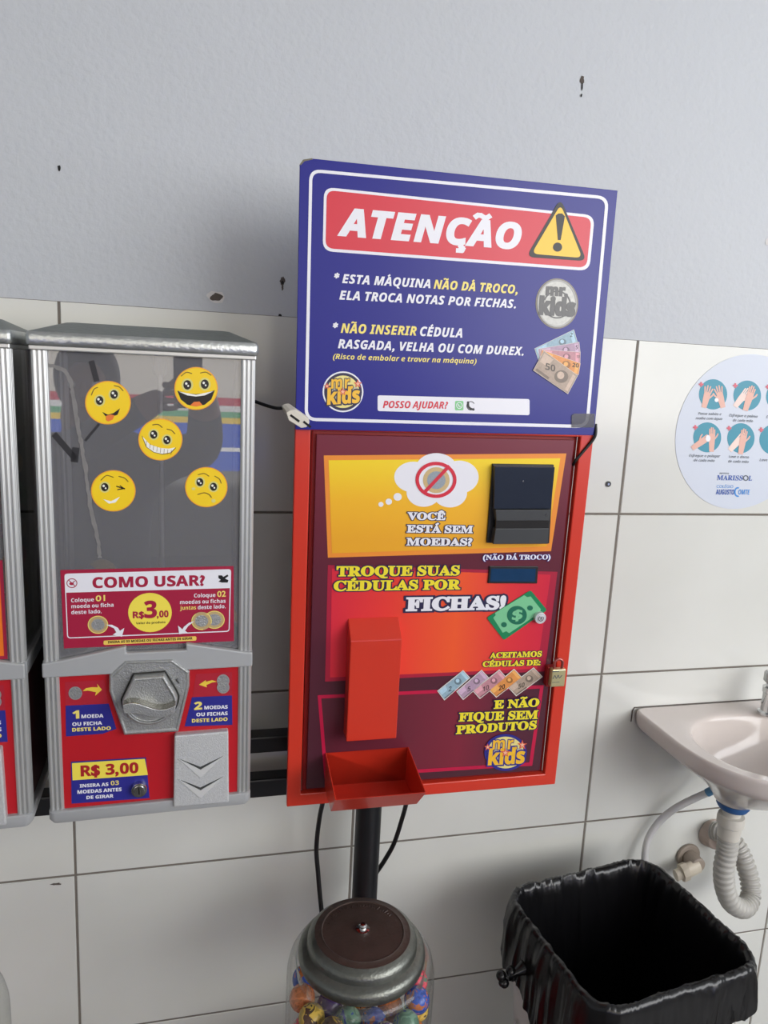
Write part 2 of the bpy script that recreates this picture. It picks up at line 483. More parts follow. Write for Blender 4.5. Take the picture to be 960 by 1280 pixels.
def structure(name, bm, m):
    o = obj(name, bm, m); tag(o, kind='structure'); return o
bm = new(); box(bm, -3.5, 4.5, -5.2, 0.02, FLOOR - 0.1, FLOOR)
structure('floor', bm, mat('floor_tile', (84, 80, 76), 0.35, noise=0.1, nscale=5))
bm = new(); box(bm, -3.5, 4.5, -3.0, 0.02, 3.0, 3.1)
structure('ceiling', bm, mat('ceiling_white', (200, 200, 198), .7))
def front_wall():
    m = bpy.data.materials.new('far_wall_bands'); m.use_nodes = True
    nt = m.node_tree; N = nt.nodes; L = nt.links; b = N['Principled BSDF']; b.inputs['Roughness'].default_value = 0.6
    tc = N.new('ShaderNodeTexCoord'); sp = N.new('ShaderNodeSeparateXYZ'); L.new(tc.outputs['Object'], sp.inputs[0])
    mr = N.new('ShaderNodeMapRange'); mr.inputs[1].default_value = 0; mr.inputs[2].default_value = 4
    L.new(sp.outputs[2], mr.inputs[0])
    c = N.new('ShaderNodeValToRGB'); c.color_ramp.interpolation = 'CONSTANT'; e = c.color_ramp.elements
    st = [(0, (120, 118, 114)), (0.588, (40, 90, 205)), (0.735, (245, 245, 245)), (0.778, (40, 90, 205)), (0.955, (240, 205, 60)), (1.01, (90, 170, 120)), (1.05, (225, 225, 225)), (1.10, (190, 40, 66)), (1.16, (214, 208, 198))]
    while len(e) < len(st): e.new(0.5)
    for el, (p, col) in zip(e, st): el.position = p / 4; el.color = rgb(*col)
    L.new(mr.outputs[0], c.inputs[0]); L.new(c.outputs[0], b.inputs['Base Color'])
    bm = new(); box(bm, -3.5, 4.5, -5.3, -5.2, FLOOR - .1, 3.2)
    return structure('wall_front', bm, m)
front_wall()

# chips and holes in the plaster
def blob(bm, cx, cz, rx, rz, y, n=14, jit=0.25, mi=0, seed=1):
    rnd = random.Random(seed)
    bm_v = [bm.verts.new((cx + rx*(1+rnd.uniform(-jit, jit))*math.cos(2*PI*i/n), y, cz + rz*(1+rnd.uniform(-jit, jit))*math.sin(2*PI*i/n))) for i in range(n)]
    f = bm.faces.new(bm_v); f.material_index = mi; f.normal_update()
    if f.normal.y > 0: f.normal_flip()
M_hole = mat('bare_render', (92, 84, 78), 0.95, noise=0.3, nscale=200)
M_chip = mat('chipped_filler', (214, 212, 210), 0.9, noise=0.1, nscale=200)
def chip(px, py, specs, seed):
    p = at(px, py, 0.003); bm = new()
    for i, (dx, dz, rx, rz, mi) in enumerate(specs):
        blob(bm, p.x + dx, p.z + dz, rx, rz, 0.0026 - 0.0003 * (i + 1), mi=mi, seed=seed + i)
    o = obj('trim_%d' % seed, bm, [M_hole, M_chip, M_dark]); tag(o, kind='structure')
chip(270, 371, [(0, 0, .013, .009, 1), (.001, -.001, .0095, .0065, 0)], 10)
chip(353, 354, [(0, .003, .004, .007, 0), (.0003, -.007, .0016, .005, 0), (.000, .001, .002, .003, 2)], 20)
chip(350, 394, [(0, 0, .003, .002, 2)], 30)
chip(727, 105, [(0, .006, .004, .007, 0), (.001, -.004, .0015, .006, 2), (.001, -.018, .0015, .003, 2)], 40)
chip(74, 210, [(0, 0, .0022, .004, 2)], 50)
chip(958, 302, [(.003, 0, .007, .006, 1)], 60)
p = at(70, 1105, 0); bm = new(); blob(bm, p.x, p.z, .009, .0025, -.0002, seed=71, jit=.4)
tag(obj('trim_70', bm, [M_hole]), kind='structure')

# wall plug in the tile
p = at(760, 605, 0)
bm = new(); disc_y(bm, 0, 0, .0055, -.002, .0014, 20); disc_y(bm, 0, 0, .0022, -.0026, -.002, 12, mi=1)
o = obj('wall_plug', bm, [M_blackp, M_chrome]); o.location = (p.x, 0, p.z)
tag(o, 'small black screw plug set in a white tile right of the red machine', 'screw')

# ------------------------------------------------------------------ round hand washing poster
C_P = cr(760, 420, 4.8)
PM = rootM((1.258, -0.0006, 1.375))
poster = empty('handwashing_poster', PM, 'round pale hand washing poster with teal circles stuck on the tiles', 'poster')
M_pp = mat('poster_paper', (204, 211, 224), 0.4, noise=0.01)
bm = new(); disc_y(bm, 0, 0, .153, -.0002, .0005, 96); obj('sheet', bm, M_pp, poster)
M_teal = mat('print_teal', (38, 140, 164), 0.4, noise=0.02)
M_skin = mat('print_skin', (226, 176, 160), 0.4, noise=0.03)
M_skin2 = mat('print_skin_light', (240, 214, 204), 0.4, noise=0.03)
M_pink = mat('print_pink', (214, 90, 110), 0.4, noise=0.02)
M_txt = mat('print_grey_text', (84, 92, 104), 0.5, noise=0.02)
M_logo = mat('print_royal_blue', (44, 84, 168), 0.4, noise=0.02)
M_logo2 = mat('print_sky_blue', (60, 140, 214), 0.4, noise=0.02)
def hand(d, x, y, ang, s, mir=1, m=M_skin, spread=1.0, arm=1.9, layer=2):
    """small printed hand; x,y palm centre, ang = direction of fingers (deg, 90 = up)"""
    def T(u, v):
        u *= mir; a = rad(ang - 90)
        return (x + s*(u*math.cos(a) + v*math.sin(a)), y - s*(-u*math.sin(a)*-1 + v*math.cos(a)) if False else y + s*(u*-math.sin(a)*-1 - v*math.cos(a)) )
    def T(u, v):
        u *= mir; a = rad(ang)
        fx, fy = math.cos(a), -math.sin(a); rx, ry = math.sin(a), math.cos(a)
        return (x + s*(v*fx + u*rx), y + s*(v*fy + u*ry))
    d.poly([T(-.5, -.5), T(-.38, -arm), T(.38, -arm), T(.5, -.5), T(.52, .45), T(.2, .62), T(-.2, .62), T(-.52, .45)], m, layer)
    for i, (u, l) in enumerate(((-.4, .85), (-.14, 1.1), (.14, 1.05), (.4, .75))):
        v = u * (1 + .55 * spread)
        d.stroke([T(u, .4), T(v, .5 + l)], s * .22, m, layer)
    d.stroke([T(.45, -.25), T(.85, .3), T(.95, .6)], s * .24, m, layer)
D = Dec(PM, C_P, yp=-.0002)
def plus(d, x, y): d.stroke([(x-14, y), (x+14, y)], 10, M_pink, 3, cap=False); d.stroke([(x, y-14), (x, y+14)], 10, M_pink, 3.2, cap=False)
PC = [(630, 350, 85, 91), (835, 357, 83, 90), (1030, 365, 82, 90), (595, 608, 84, 90), (797, 613, 82, 90), (990, 622, 82, 90)]
for i, (x, y, rx, ry) in enumerate(PC):
    D.ell(x, y, rx, ry, M_teal, 1)
    if i == 0:
        hand(D, x-38, y+10, 76, 38, 1, M_skin); hand(D, x+42, y+10, 104, 38, -1, M_skin)
        D.ell(x+20, y+34, 12, 12, M_white, 3)
    elif i == 1:
        hand(D, x-30, y+10, 52, 38, 1, M_skin2, 0.2); hand(D, x+14, y+6, 72, 40, 1, M_skin, 0.2, 2.2, 2.6)
    elif i == 2:
        hand(D, x, y+5, 70, 38, 1, M_skin, .3)
    elif i == 3:
        hand(D, x+28, y, 88, 36, 1, M_skin, 0.0, 2.4); hand(D, x-30, y+24, 35, 36, -1, M_skin, 0.1, 2.1, 2.6)
        D.ell(x+4, y+6, 14, 20, M_white, 3)
    elif i == 4:
        hand(D, x-20, y+20, 48, 38, 1, M_skin2, .2); hand(D, x+12, y+6, 80, 38, 1, M_skin, .1, 2.4, 2.6)
    else:
        hand(D, x+20, y+20, 120, 38, 1, M_skin, .4)
    plus(D, x - 72 if i else x - 72, y - 60)
    D.make('hand_illustration', poster)
D.auto = poster
for t, a, b in (('Passe sabão e', (540, 472), (678, 476)), ('molhe com água', (525, 500), (684, 504)),
                ('Esfregue a palma', (726, 482), (896, 490)), ('de cada mão', (748, 512), (868, 517)),
                ('Esfregue o dorso', (948, 492), (1110, 498)),
                ('Esfregue o polegar', (486, 724), (672, 728)), ('de cada mão', (513, 752), (638, 755)),
                ('Lave o dorso', (724, 730), (844, 734)), ('de cada mão', (720, 758), (842, 762)), ('Lave as mãos', (908, 750), (1050, 754))):
    D.text(t, a, b, 15, M_txt, 'si', 2, 0.012)
D.text('INSTITUTO', (668, 828), (724, 829), 9, M_txt, 'sb', 2)
D.auto = None
D.text('MARISS', (652, 864), (806, 866), 29, M_logo, 'fb', 2, 0.01)
D.ring(826, 852, 17, 17, 6, M_txt, 2); D.text('L', (842, 867), (862, 868), 29, M_logo, 'fb', 2, .01)
D.make('logo_print', poster)
D.text('COLÉGIO', (650, 911), (750, 912), 17, M_logo2, 'n', 2)
D.text('AUGUSTO', (646, 950), (754, 951), 29, M_logo, 'sb', 2, 0.02)
D.ring(778, 936, 22, 30, 9, M_logo2, 2, 70, 290)
D.text('OMTE', (780, 950), (846, 951), 29, M_logo2, 'sb', 2, 0.01)
D.make('logo_print', poster)

# ------------------------------------------------------------------ black rack behind the machines
post_x = 0.507
rack = empty('machine_rack', (post_x, -0.10, FLOOR), 'black steel rack with a round post and two square bars behind the machines', 'rack')
bm = new(); lathe(bm, [(.023, 0), (.023, 1.28)], 32, (0, 0, 0), True, True); obj('post', bm, M_bsteel, rack, smooth=40)
bm = new(); lathe(bm, [(.085, 0), (.085, .012), (.03, .02), (.023, .03)], 40, (0, 0, 0), True, False); obj('base_plate', bm, M_bsteel, rack, smooth=30)
for z0, z1 in ((.802, .832), (.718, .752)):
    bm = new(); box(bm, -1.3, 0.0, .024, .056, z0 - FLOOR, z1 - FLOOR); obj('bar', bm, M_bsteel, rack, bevel=.003)

# ------------------------------------------------------------------ capsule vending machines
def coin_machine(px_off, name_lab, full=True):
    M0 = rootM((.1481, -.25, 1.1448), 1.05, .25, -.29)
    M = M0 @ Matrix.Translation((px_off, 0, 0))
    root = empty('capsule_vending_machine', M, name_lab, 'vending machine', 'capsule vending machines on the rack')
    W = .1365; DB = .172
    # cap: hipped chrome lid with a rolled lip
    bm = new()
    def rect(hx, y0, y1, z, r=.006, k=4):
        out = []
        for cx, cy, a0 in ((hx - r, y1 - r, 0), (-hx + r, y1 - r, 90), (-hx + r, y0 + r, 180), (hx - r, y0 + r, 270)):
            for j in range(k + 1):
                a = rad(a0 + 90 * j / k); out.append((cx + r*math.cos(a), cy + r*math.sin(a), z))
        return out
    loft(bm, [rect(.1405, -.006, DB + .004, .3245), rect(.1415, -.007, DB + .005, .327), rect(.1415, -.007, DB + .005, .336), rect(.1395, -.005, DB + .003, .3405),
              rect(.108, .085, DB - .06, .3565), rect(.102, .09, DB - .065, .3572)], True, True, True)
    for f in bm.faces:
        if f.calc_center_median().z > .3395: f.material_index = 1
    obj('lid', bm, [MATS['lid_chrome'], MATS['lid_roof']], root, smooth=35)
    bm = new(); box(bm, -.1385, .1385, -.004, DB + .002, .318, .3245); obj('top_rail', bm, M_alu, root, bevel=.0015)
    # corner posts, fluted
    def post(x0, x1, y0, y1, z0, z1):
        bm = new(); w = x1 - x0; d = y1 - y0
        P = [(x0, y0)]
        for k in range(3):
            a = x0 + w * (k + .18) / 3; b = x0 + w * (k + .82) / 3
            P += [(a, y0), (a + .0008, y0 - .0016), (b - .0008, y0 - .0016), (b, y0)]
        P += [(x1, y0)]
        for k in range(3):
            a = y0 + d * (k + .18) / 3; b = y0 + d * (k + .82) / 3
            P += [(x1, a), (x1 + .0014, a + .0008), (x1 + .0014, b - .0008), (x1, b)]
        P += [(x1, y1), (x0, y1)]
        loft(bm, [[(x, y, z0) for x, y in P], [(x, y, z1) for x, y in P]], True, True, True)
        obj('corner_post', bm, M_alu, root, bevel=.0006, bseg=1)
    pw = .0172
    for sx in (-1, 1):
        x0, x1 = (-W, -W + pw) if sx < 0 else (W - pw, W)
        post(x0, x1, 0, .017, -.310, .319)
        post(x0, x1, DB - .017, DB, -.310, .319)
    # clear panels
    bm = new(); box(bm, -W + pw, W - pw, .004, .0062, -.10, .319); obj('front_panel', bm, MATS['acrylic'], root, label='clear acrylic front panel')
    for sx in (-1, 1):
        bm = new(); box(bm, sx*(W - .005) - .001, sx*(W - .005) + .001, .017, DB - .017, -.09, .319); obj('side_panel', bm, MATS['acrylic_side'], root)
    bm = new(); box(bm, -W + .003, W - .003, DB - .004, DB - .001, -.31, .319); obj('back_panel', bm, MATS['machine_back'], root)
    # floor of the compartment and central rod
    bm = new(); box(bm, -W + .008, W - .008, .007, DB - .006, -.112, -.102); obj('compartment_floor', bm, mat('compartment_floor', (120, 112, 96), .5), root)
    bm = new(); tube(bm, [(.013, .09, -.10), (.013, .09, .318)], .0035, 12); obj('center_rod', bm, M_alu, root, smooth=40)
    bm = new(); lathe(bm, [(.008, .292), (.0095, .296), (.0095, .318)], 8, (.013, .09, 0), True, True); obj('rod_nut', bm, mat('clear_nut', (190, 190, 186), .25), root, smooth=20)
    # middle casting with two raised wings
    bm = new()
    zl, zh = -.111, -.0895
    P = [(-.1385, zl), (.1385, zl), (.1385, zh), (.127, zh + .001), (.047, zh + .0175), (.047, zh + .008), (-.032, zh + .008), (-.032, zh + .0175), (-.118, zh + .001), (-.1385, zh - .001)]
    prism(bm, P, -.006, .004)
    for sx in (-1, 1):
        box(bm, sx*.1335 - .0055, sx*.1335 + .0055, .004, DB + .002, zl, zh)
    obj('middle_band', bm, M_grey, root, bevel=.002)
    # lower red body and base ring
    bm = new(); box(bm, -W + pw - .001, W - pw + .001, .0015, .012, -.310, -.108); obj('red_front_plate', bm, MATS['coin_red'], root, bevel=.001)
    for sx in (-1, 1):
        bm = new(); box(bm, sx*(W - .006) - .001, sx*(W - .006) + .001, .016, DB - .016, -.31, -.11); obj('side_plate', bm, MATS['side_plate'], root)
    bm = new()
    loft(bm, [rect(.1345, -.004, DB + .002, -.3275, .008), rect(.1385, -.006, DB + .004, -.322, .009), rect(.1385, -.006, DB + .004, -.311, .009), rect(.137, -.0045, DB + .0025, -.3095, .009)], True, True, True)
    obj('base_ring', bm, M_grey, root, smooth=40)

    def LL(dec, x, y, yp=0): return dec.L(x, y, yp)
    # coin mechanism (same shape on both machines)
    D0 = Dec(M0, cr(70, 810, 4))
    mech = new()
    oct_ = [(347, 55), (585, 48), (668, 108), (668, 180), (612, 408), (343, 425), (268, 205), (268, 130)]
    pl = [tuple(D0.L(*p)) for p in oct_]
    c = sum((Vector(p) for p in pl), Vector((0, 0))) / len(pl)
    sc = lambda k, dy=0: [tuple(c + (Vector(p) - c) * k) for p in pl]
    loft(mech, [[(x, .003, z) for x, z in pl], [(x, -.006, z) for x, z in pl], [(x, -.0085, z) for x, z in sc(.965)], [(x, -.0085, z) for x, z in sc(.93)], [(x, -.0072, z) for x, z in sc(.91)]], True, True, True)
    for k in range(3):   # coin grooves at both sides
        for sx in (-1, 1):
            a = Vector((c.x + sx*.031, c.y + .016 - k*.006)); b = Vector((c.x + sx*.021, c.y + .0085 - k*.006))
            tube(mech, [(a.x, -.0074, a.y), (b.x, -.0074, b.y)], .0009, 6)
    mo = obj('coin_mechanism', mech, M_steel, root, bevel=.0008, bseg=2)
    # turning knob: disc, flat top, wavy grip
    kn = new()
    kp = []
    ck = D0.L(470, 262, -.02)
    R = .0365
    flat = [(-.022, .035), (.021, .036), (.034, .008)]
    for i in range(40):
        a = rad(5 - 190 * i / 39); kp.append((R*math.cos(a), R*math.sin(a)))
    kp = [(-.034, .006), (-.021, .0345), (.019, .0355), (.033, .009)] + kp[1:-1]
    loft(kn, [[(ck.x + x*s_, y, ck.y + z*s_) for x, z in kp] for s_, y in ((1.0, -.007), (.99, -.019), (.95, -.0215), (.88, -.0218), (.86, -.0185))], True, True, True)
    ko = obj('turning_knob', kn, M_steel, mo, bevel=.0008)
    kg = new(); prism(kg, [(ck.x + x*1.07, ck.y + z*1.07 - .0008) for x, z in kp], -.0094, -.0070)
    obj('knob_shadow', kg, mat('knob_shadow_grey', (58, 58, 54), .5, .4, noise=.3, nscale=200), mo, label='dark painted shadow ring around the knob')  # flat dark plate behind the knob, painted as the deep shadow around it
    gp = new()
    up, lo = [], []
    for i in range(17):
        u = -1 + 2*i/16
        w = .0062*math.sin(u*2.7 + .3)
        up.append((ck.x + u*.0345, ck.y - w - .001)); lo.append((ck.x + u*.0335, ck.y - w*.7 - .0155*(1 - .15*u*u)))
    pr = up + lo[::-1]
    prism(gp, pr, -.036, -.018)
    for f in gp.faces:
        f.normal_update()
        if abs(f.normal.y) > .9: f.material_index = 1
    obj('wavy_grip', gp, [mat('polished_knob_edge', (150, 148, 138), .12, 1.0), M_steel], ko, bevel=.0012, label='wavy grip with polished edges')
    sl = new(); q = D0.L(608, 166, -.0085); tube(sl, [(q.x - .0015, -.0088, q.y + .003), (q.x + .0018, -.0088, q.y - .003)], .0013, 6); obj('coin_slot', sl, M_black, mo)
    # chute door with two chevrons
    face = [tuple(D0.L(*p, -.010)) for p in ((592, 440), (862, 418), (865, 775), (587, 798))]
    cd = new()
    prism(cd, face, -.010, .004)
    co = obj('chute_door', cd, MATS['chute_zinc'], root, bevel=.0022, bseg=3)
    cv = new()
    Dd = Dec(M0, cr(70, 810, 4), yp=-.010)
    for y in (552, 655):
        a, b, m_, e1, e2 = (612, y), (835, y - 12), (722, y + 55), (722, y + 95), (0, 0)
        P = [tuple(Dd.L(*p)) for p in (a, m_, b, e1)]
        prism(cv, [P[0], P[1], P[2], P[3]], -.0112, -.0095)
        Q = [tuple(Dd.L(*p)) for p in (a, (723, y + 46), m_, b, (722, y + 66), (614, y + 4))]
        Q = [tuple(Dd.L(*p)) for p in (a, (722, y + 42), b, (722, y + 56))]
        prism(cv, Q, -.0104, -.0095, mi=1)
    obj('chevron', cv, [MATS['chevron_white'], MATS['chevron_edge']], co)
    # key lock
    q = D0.L(417, 702); lk = new()
    disc_y(lk, q.x, q.y, .0112, -.006, .002, 28, r1=.0105); disc_y(lk, q.x, q.y, .0075, -.0072, -.006, 24); box(lk, q.x - .001, q.x + .001, -.0076, -.007, q.y - .005, q.y + .005, 1)
    obj('key_lock', lk, [M_chrome, M_black], root, bevel=.0005)

    # stickers on the lower plate
    D = Dec(M0, cr(70, 810, 4), yp=.0014)
    def put(name, label=None): return D.make(name, root, label)
    D.poly([(45, 170), (240, 160), (262, 278), (48, 288)], MATS['sticker_red'], 1)
    D.poly([(48, 288), (264, 278), (302, 404), (235, 428), (50, 442)], M_blue, 1)
    D.ell(97, 225, 34, 33, M_steel, 2); D.ring(97, 225, 34, 33, 6, M_alu, 3)
    D.poly([(133, 215), (150, 200), (180, 195), (210, 196), (205, 178), (230, 208), (196, 238), (200, 220), (160, 212)], MATS['arrow_yellow'], 2)
    D.text('1', (86, 352), (115, 350), 38, M_yel, 'sb', 2, .03)
    D.text('MOEDA', (128, 350), (237, 346), 17, M_white, 'sb', 2, .02)
    D.text('OU FICHA', (82, 389), (230, 382), 17, M_white, 'sb', 2, .02)
    D.text('DESTE LADO', (82, 417), (274, 408), 17, M_yel, 'sb', 2, .02)
    put('coin_sticker')
    D.poly([(700, 130), (880, 120), (880, 237), (684, 245)], MATS['sticker_red'], 1)
    D.poly([(680, 246), (880, 237), (882, 384), (643, 392)], M_blue, 1)
    D.ell(836, 163, 31, 32, M_steel, 2); D.ring(836, 163, 31, 32, 5, M_alu, 3); D.ell(836, 195, 31, 31, M_steel, 4); D.ring(836, 195, 31, 31, 5, M_alu, 5)
    D.poly([(806, 168), (780, 160), (750, 168), (748, 160), (715, 183), (755, 196), (752, 184), (780, 172)], MATS['arrow_yellow'], 2)
    D.text('2', (693, 308), (729, 305), 37, M_yel, 'sb', 2, .03)
    D.text('MOEDAS', (742, 306), (858, 302), 17, M_white, 'sb', 2, .02)
    D.text('OU FICHAS', (702, 341), (858, 334), 17, M_white, 'sb', 2, .02)
    D.text('DESTE LADO', (680, 372), (857, 363), 17, M_yel, 'sb', 2, .02)
    put('coins_sticker')
    D.poly([(75, 568), (450, 546), (468, 750), (78, 778)], M_blue, 1)
    D.poly([(80, 575), (444, 553), (460, 634), (83, 661)], MATS['price_yellow'], 2)
    D.text('R$ 3,00', (126, 640), (411, 622), 52, MATS['price_red'], 'sb', 3, .02)
    D.text('INSIRA AS', (120, 697), (262, 688), 16, M_white, 'sb', 2, .02)
    D.text('03', (274, 686), (315, 683), 22, M_yel, 'sb', 2, .0)
    D.text('MOEDAS ANTES', (108, 728), (328, 714), 17, M_white, 'sb', 2, .02)
    D.text('DE GIRAR', (153, 755), (287, 746), 16, M_white, 'sb', 2, .02)
    put('price_sticker')

    if full:
        D = Dec(M0, cr(70, 700, 4), yp=.004)
        mr_, wh = MATS['howto_red'], M_white
        D.poly([(22, 50), (888, 30), (890, 405), (40, 442)], mr_, 1)
        q = [(42, 68), (876, 45), (868, 358), (56, 392)]
        D.frame(q, 18, 5, wh, 2)
        D.poly(D.rr_pts([(42, 68), (876, 45), (873, 140), (46, 163)], 16)[:14] + [(873, 140), (46, 163)], wh, 2)
        D.text('COMO USAR?', (185, 139), (743, 126), 52, mr_, 'sb', 3, .02)
        D.ring(80, 115, 27, 24, 4, mr_, 3); D.stroke([(64, 100), (97, 131)], 4, mr_, 3); D.ell(78, 118, 11, 7, mr_, 3.4); D.stroke([(86, 112), (94, 104)], 4, mr_, 3.4)
        D.poly([(812, 76), (830, 76), (836, 84), (858, 72), (862, 80), (845, 92), (862, 100), (858, 112), (830, 112), (812, 108), (824, 98), (812, 90)], M_black, 3)
        D.text('Coloque', (76, 211), (190, 206), 19, M_white, 'sb', 2); D.text('01', (200, 206), (245, 203), 28, M_yel, 'n', 2, .02)
        D.text('moeda ou ficha', (77, 241), (288, 233), 19, M_white, 'sb', 2); D.text('deste lado.', (77, 271), (228, 265), 19, M_white, 'sb', 2)
        D.text('Coloque', (690, 187), (797, 184), 19, M_white, 'sb', 2); D.text('02', (807, 184), (848, 182), 28, M_yel, 'n', 2, .02)
        D.text('moedas ou fichas', (620, 220), (848, 213), 19, M_white, 'sb', 2); D.text('juntas', (620, 249), (700, 246), 19, M_yel, 'sb', 2); D.text('deste lado.', (709, 246), (848, 240), 19, M_white, 'sb', 2)
        D.ell(470, 262, 109, 98, MATS['price_yellow'], 2)
        D.text('R$', (385, 290), (440, 288), 32, mr_, 'sb', 3, .02); D.text('3', (444, 288), (503, 286), 82, mr_, 'sb', 3, .02); D.text(',00', (505, 286), (562, 284), 32, mr_, 'sb', 3, .02)
        D.text('Valor do produto', (400, 321), (547, 315), 11, M_black, 'sb', 3)
        for k, (x, y) in enumerate(((210, 323), (792, 298), (728, 304))):
            D.ell(x, y, 51, 45, MATS['coin_gold'], 2 + k*.8); D.ell(x, y, 33, 29, M_steel, 2.4 + k*.8); D.ring(x, y, 51, 45, 4, M_yel, 2.5 + k*.8)
        D.poly([(250, 322), (280, 322), (310, 337), (320, 352), (342, 338), (330, 382), (284, 372), (302, 360), (290, 340)], M_white, 5.5)
        D.poly([(692, 304), (665, 312), (640, 332), (632, 345), (610, 326), (616, 370), (660, 362), (645, 352), (660, 330)], M_white, 5.5)
        D.rr([(238, 402), (702, 380), (702, 402), (238, 424)], 8, MATS['pill_yellow'], 3)
        D.text('INSIRA AS 03 MOEDAS OU FICHAS ANTES DE GIRAR', (260, 416), (682, 396), 12, M_black, 'sb', 4, .02)
        D.make('instruction_sticker', root, 'crimson instruction sticker with a yellow price circle')
        # five smiley stickers
        yel, dk, wht = MATS['smiley_yellow'], MATS['smiley_black'], MATS['smiley_white']
        def smiley(cx, cy, rx, ry, kind, lab):
            D = Dec(M0, cr(0, 390, 2.8235), yp=.004)
            X = lambda u: cx + u*rx
            Y = lambda v: cy + v*ry
            D.ell(cx, cy, rx, ry, MATS['smiley_orange'], 1); D.ell(cx, cy, rx*.95, ry*.95, yel, 2)
            def eye(u, v, s=1):
                D.ell(X(u), Y(v), rx*.24*s, ry*.27*s, MATS['smiley_glow'], 2.5)
                D.ell(X(u), Y(v), rx*.165*s, ry*.2*s, dk, 3); D.ell(X(u)-rx*.05, Y(v)-ry*.06, rx*.055, ry*.06, wht, 4); D.ell(X(u)+rx*.04, Y(v)+ry*.05, rx*.04, ry*.045, wht, 4)
            def brow(pts): D.stroke([(X(a), Y(b)) for a, b in pts], rx*.04, MATS['smiley_brow'], 3, True)
            if kind == 0:
                eye(-.36, -.1); eye(.27, -.38); brow([(-.72, -.35), (-.6, -.62), (-.45, -.7)]); brow([(.28, -.78), (.5, -.72), (.66, -.55)])
                D.poly([(X(-.25), Y(.42)), (X(0), Y(.55)), (X(.25), Y(.47)), (X(.53), Y(.26)), (X(.42), Y(.55)), (X(.15), Y(.66)), (X(-.1), Y(.62))], dk, 3)
                D.poly([(X(-.08), Y(.6)), (X(.12), Y(.54)), (X(.3), Y(.58)), (X(.2), Y(.78)), (X(.02), Y(.86)), (X(-.08), Y(.8))], MATS['smiley_tongue'], 4)
            elif kind == 1:
                eye(-.4, -.17, 1.1); eye(.4, -.2, 1.1); brow([(-.68, -.58), (-.45, -.75), (-.2, -.7)]); brow([(.2, -.72), (.45, -.76), (.68, -.62)])
                D.poly([(X(-.86), Y(.1)), (X(-.4), Y(.22)), (X(0), Y(.26)), (X(.4), Y(.22)), (X(.86), Y(.08)), (X(.7), Y(.5)), (X(.4), Y(.75)), (X(0), Y(.84)), (X(-.4), Y(.75)), (X(-.7), Y(.5))], dk, 3)
                D.poly([(X(-.8), Y(.14)), (X(0), Y(.29)), (X(.8), Y(.12)), (X(.4), Y(.32)), (X(0), Y(.37)), (X(-.4), Y(.32))], wht, 4)
                D.poly([(X(-.28), Y(.79)), (X(-.1), Y(.62)), (X(.15), Y(.6)), (X(.3), Y(.77)), (X(0), Y(.84))], MATS['smiley_tongue'], 4)
            elif kind == 2:
                eye(-.3, -.24); eye(.3, .02); brow([(-.35, -.7), (-.1, -.72), (.08, -.58)]); brow([(.3, -.5), (.5, -.44), (.66, -.28)])
                P = [(-.85, -.2), (-.5, .22), (0, .4), (.4, .44), (.72, .38), (.5, .64), (.1, .72), (-.3, .62), (-.65, .35)]
                D.poly([(X(a), Y(b)) for a, b in P], MATS['smiley_brow'], 3)
                c2 = (-.07, .37)
                D.poly([(X(c2[0] + (a - c2[0])*.94), Y(c2[1] + (b - c2[1])*.9)) for a, b in P], wht, 4)
                for k in range(8):
                    u = -.62 + k*.16; v = .12 + .5*(1 - math.exp(-1.8*(u + .62)))
                    D.stroke([(X(u), Y(v - .06)), (X(u - .02), Y(v + .17))], rx*.018, MATS['smiley_brow'], 5, cap=False)
            elif kind == 3:
                eye(-.38, -.18); brow([(-.55, -.52), (-.3, -.74), (0, -.66)]); brow([(.25, -.7), (.5, -.62), (.66, -.45)])
                D.stroke([(X(.15), Y(-.22)), (X(.5), Y(-.1))], rx*.05, dk, 3); D.stroke([(X(.2), Y(-.06)), (X(.5), Y(-.12))], rx*.05, dk, 3); D.stroke([(X(.3), Y(-.25)), (X(.5), Y(-.1))], rx*.04, dk, 3)
                D.poly([(X(-.45), Y(.4)), (X(-.1), Y(.5)), (X(.3), Y(.28)), (X(.1), Y(.56)), (X(-.2), Y(.62))], wht, 3)
            else:
                eye(-.3, -.25); eye(.34, -.02); brow([(-.38, -.62), (-.1, -.68), (.12, -.55)]); brow([(.4, -.55), (.62, -.4), (.7, -.2)])
                D.stroke([(X(-.4), Y(.36)), (X(-.1), Y(.28)), (X(.12), Y(.36)), (X(.24), Y(.5))], rx*.045, MATS['smiley_brow'], 3, True)
                D.ell(X(-.6), Y(.08), rx*.09, ry*.07, MATS['smiley_glow'], 3); D.ell(X(.34), Y(.68), rx*.1, ry*.09, MATS['smiley_glow'], 3)
            D.make('smiley_sticker', root, lab)
        smiley(381, 320, 81, 77, 0, 'round yellow smiley sticker sticking its tongue out')
        smiley(692, 270, 77, 76, 1, 'round yellow smiley sticker with a wide black laughing mouth')
        smiley(566, 450, 78, 74, 2, 'round yellow smiley sticker with a toothy grin')
        smiley(400, 631, 79, 73, 3, 'round yellow smiley sticker winking')
        smiley(728, 618, 75, 71, 4, 'round yellow smiley sticker with a sad mouth')
        # old tape and crack marks on the acrylic
        D = Dec(M0, cr(0, 390, 2.8235), yp=.004)
        tp = MATS['old_tape']
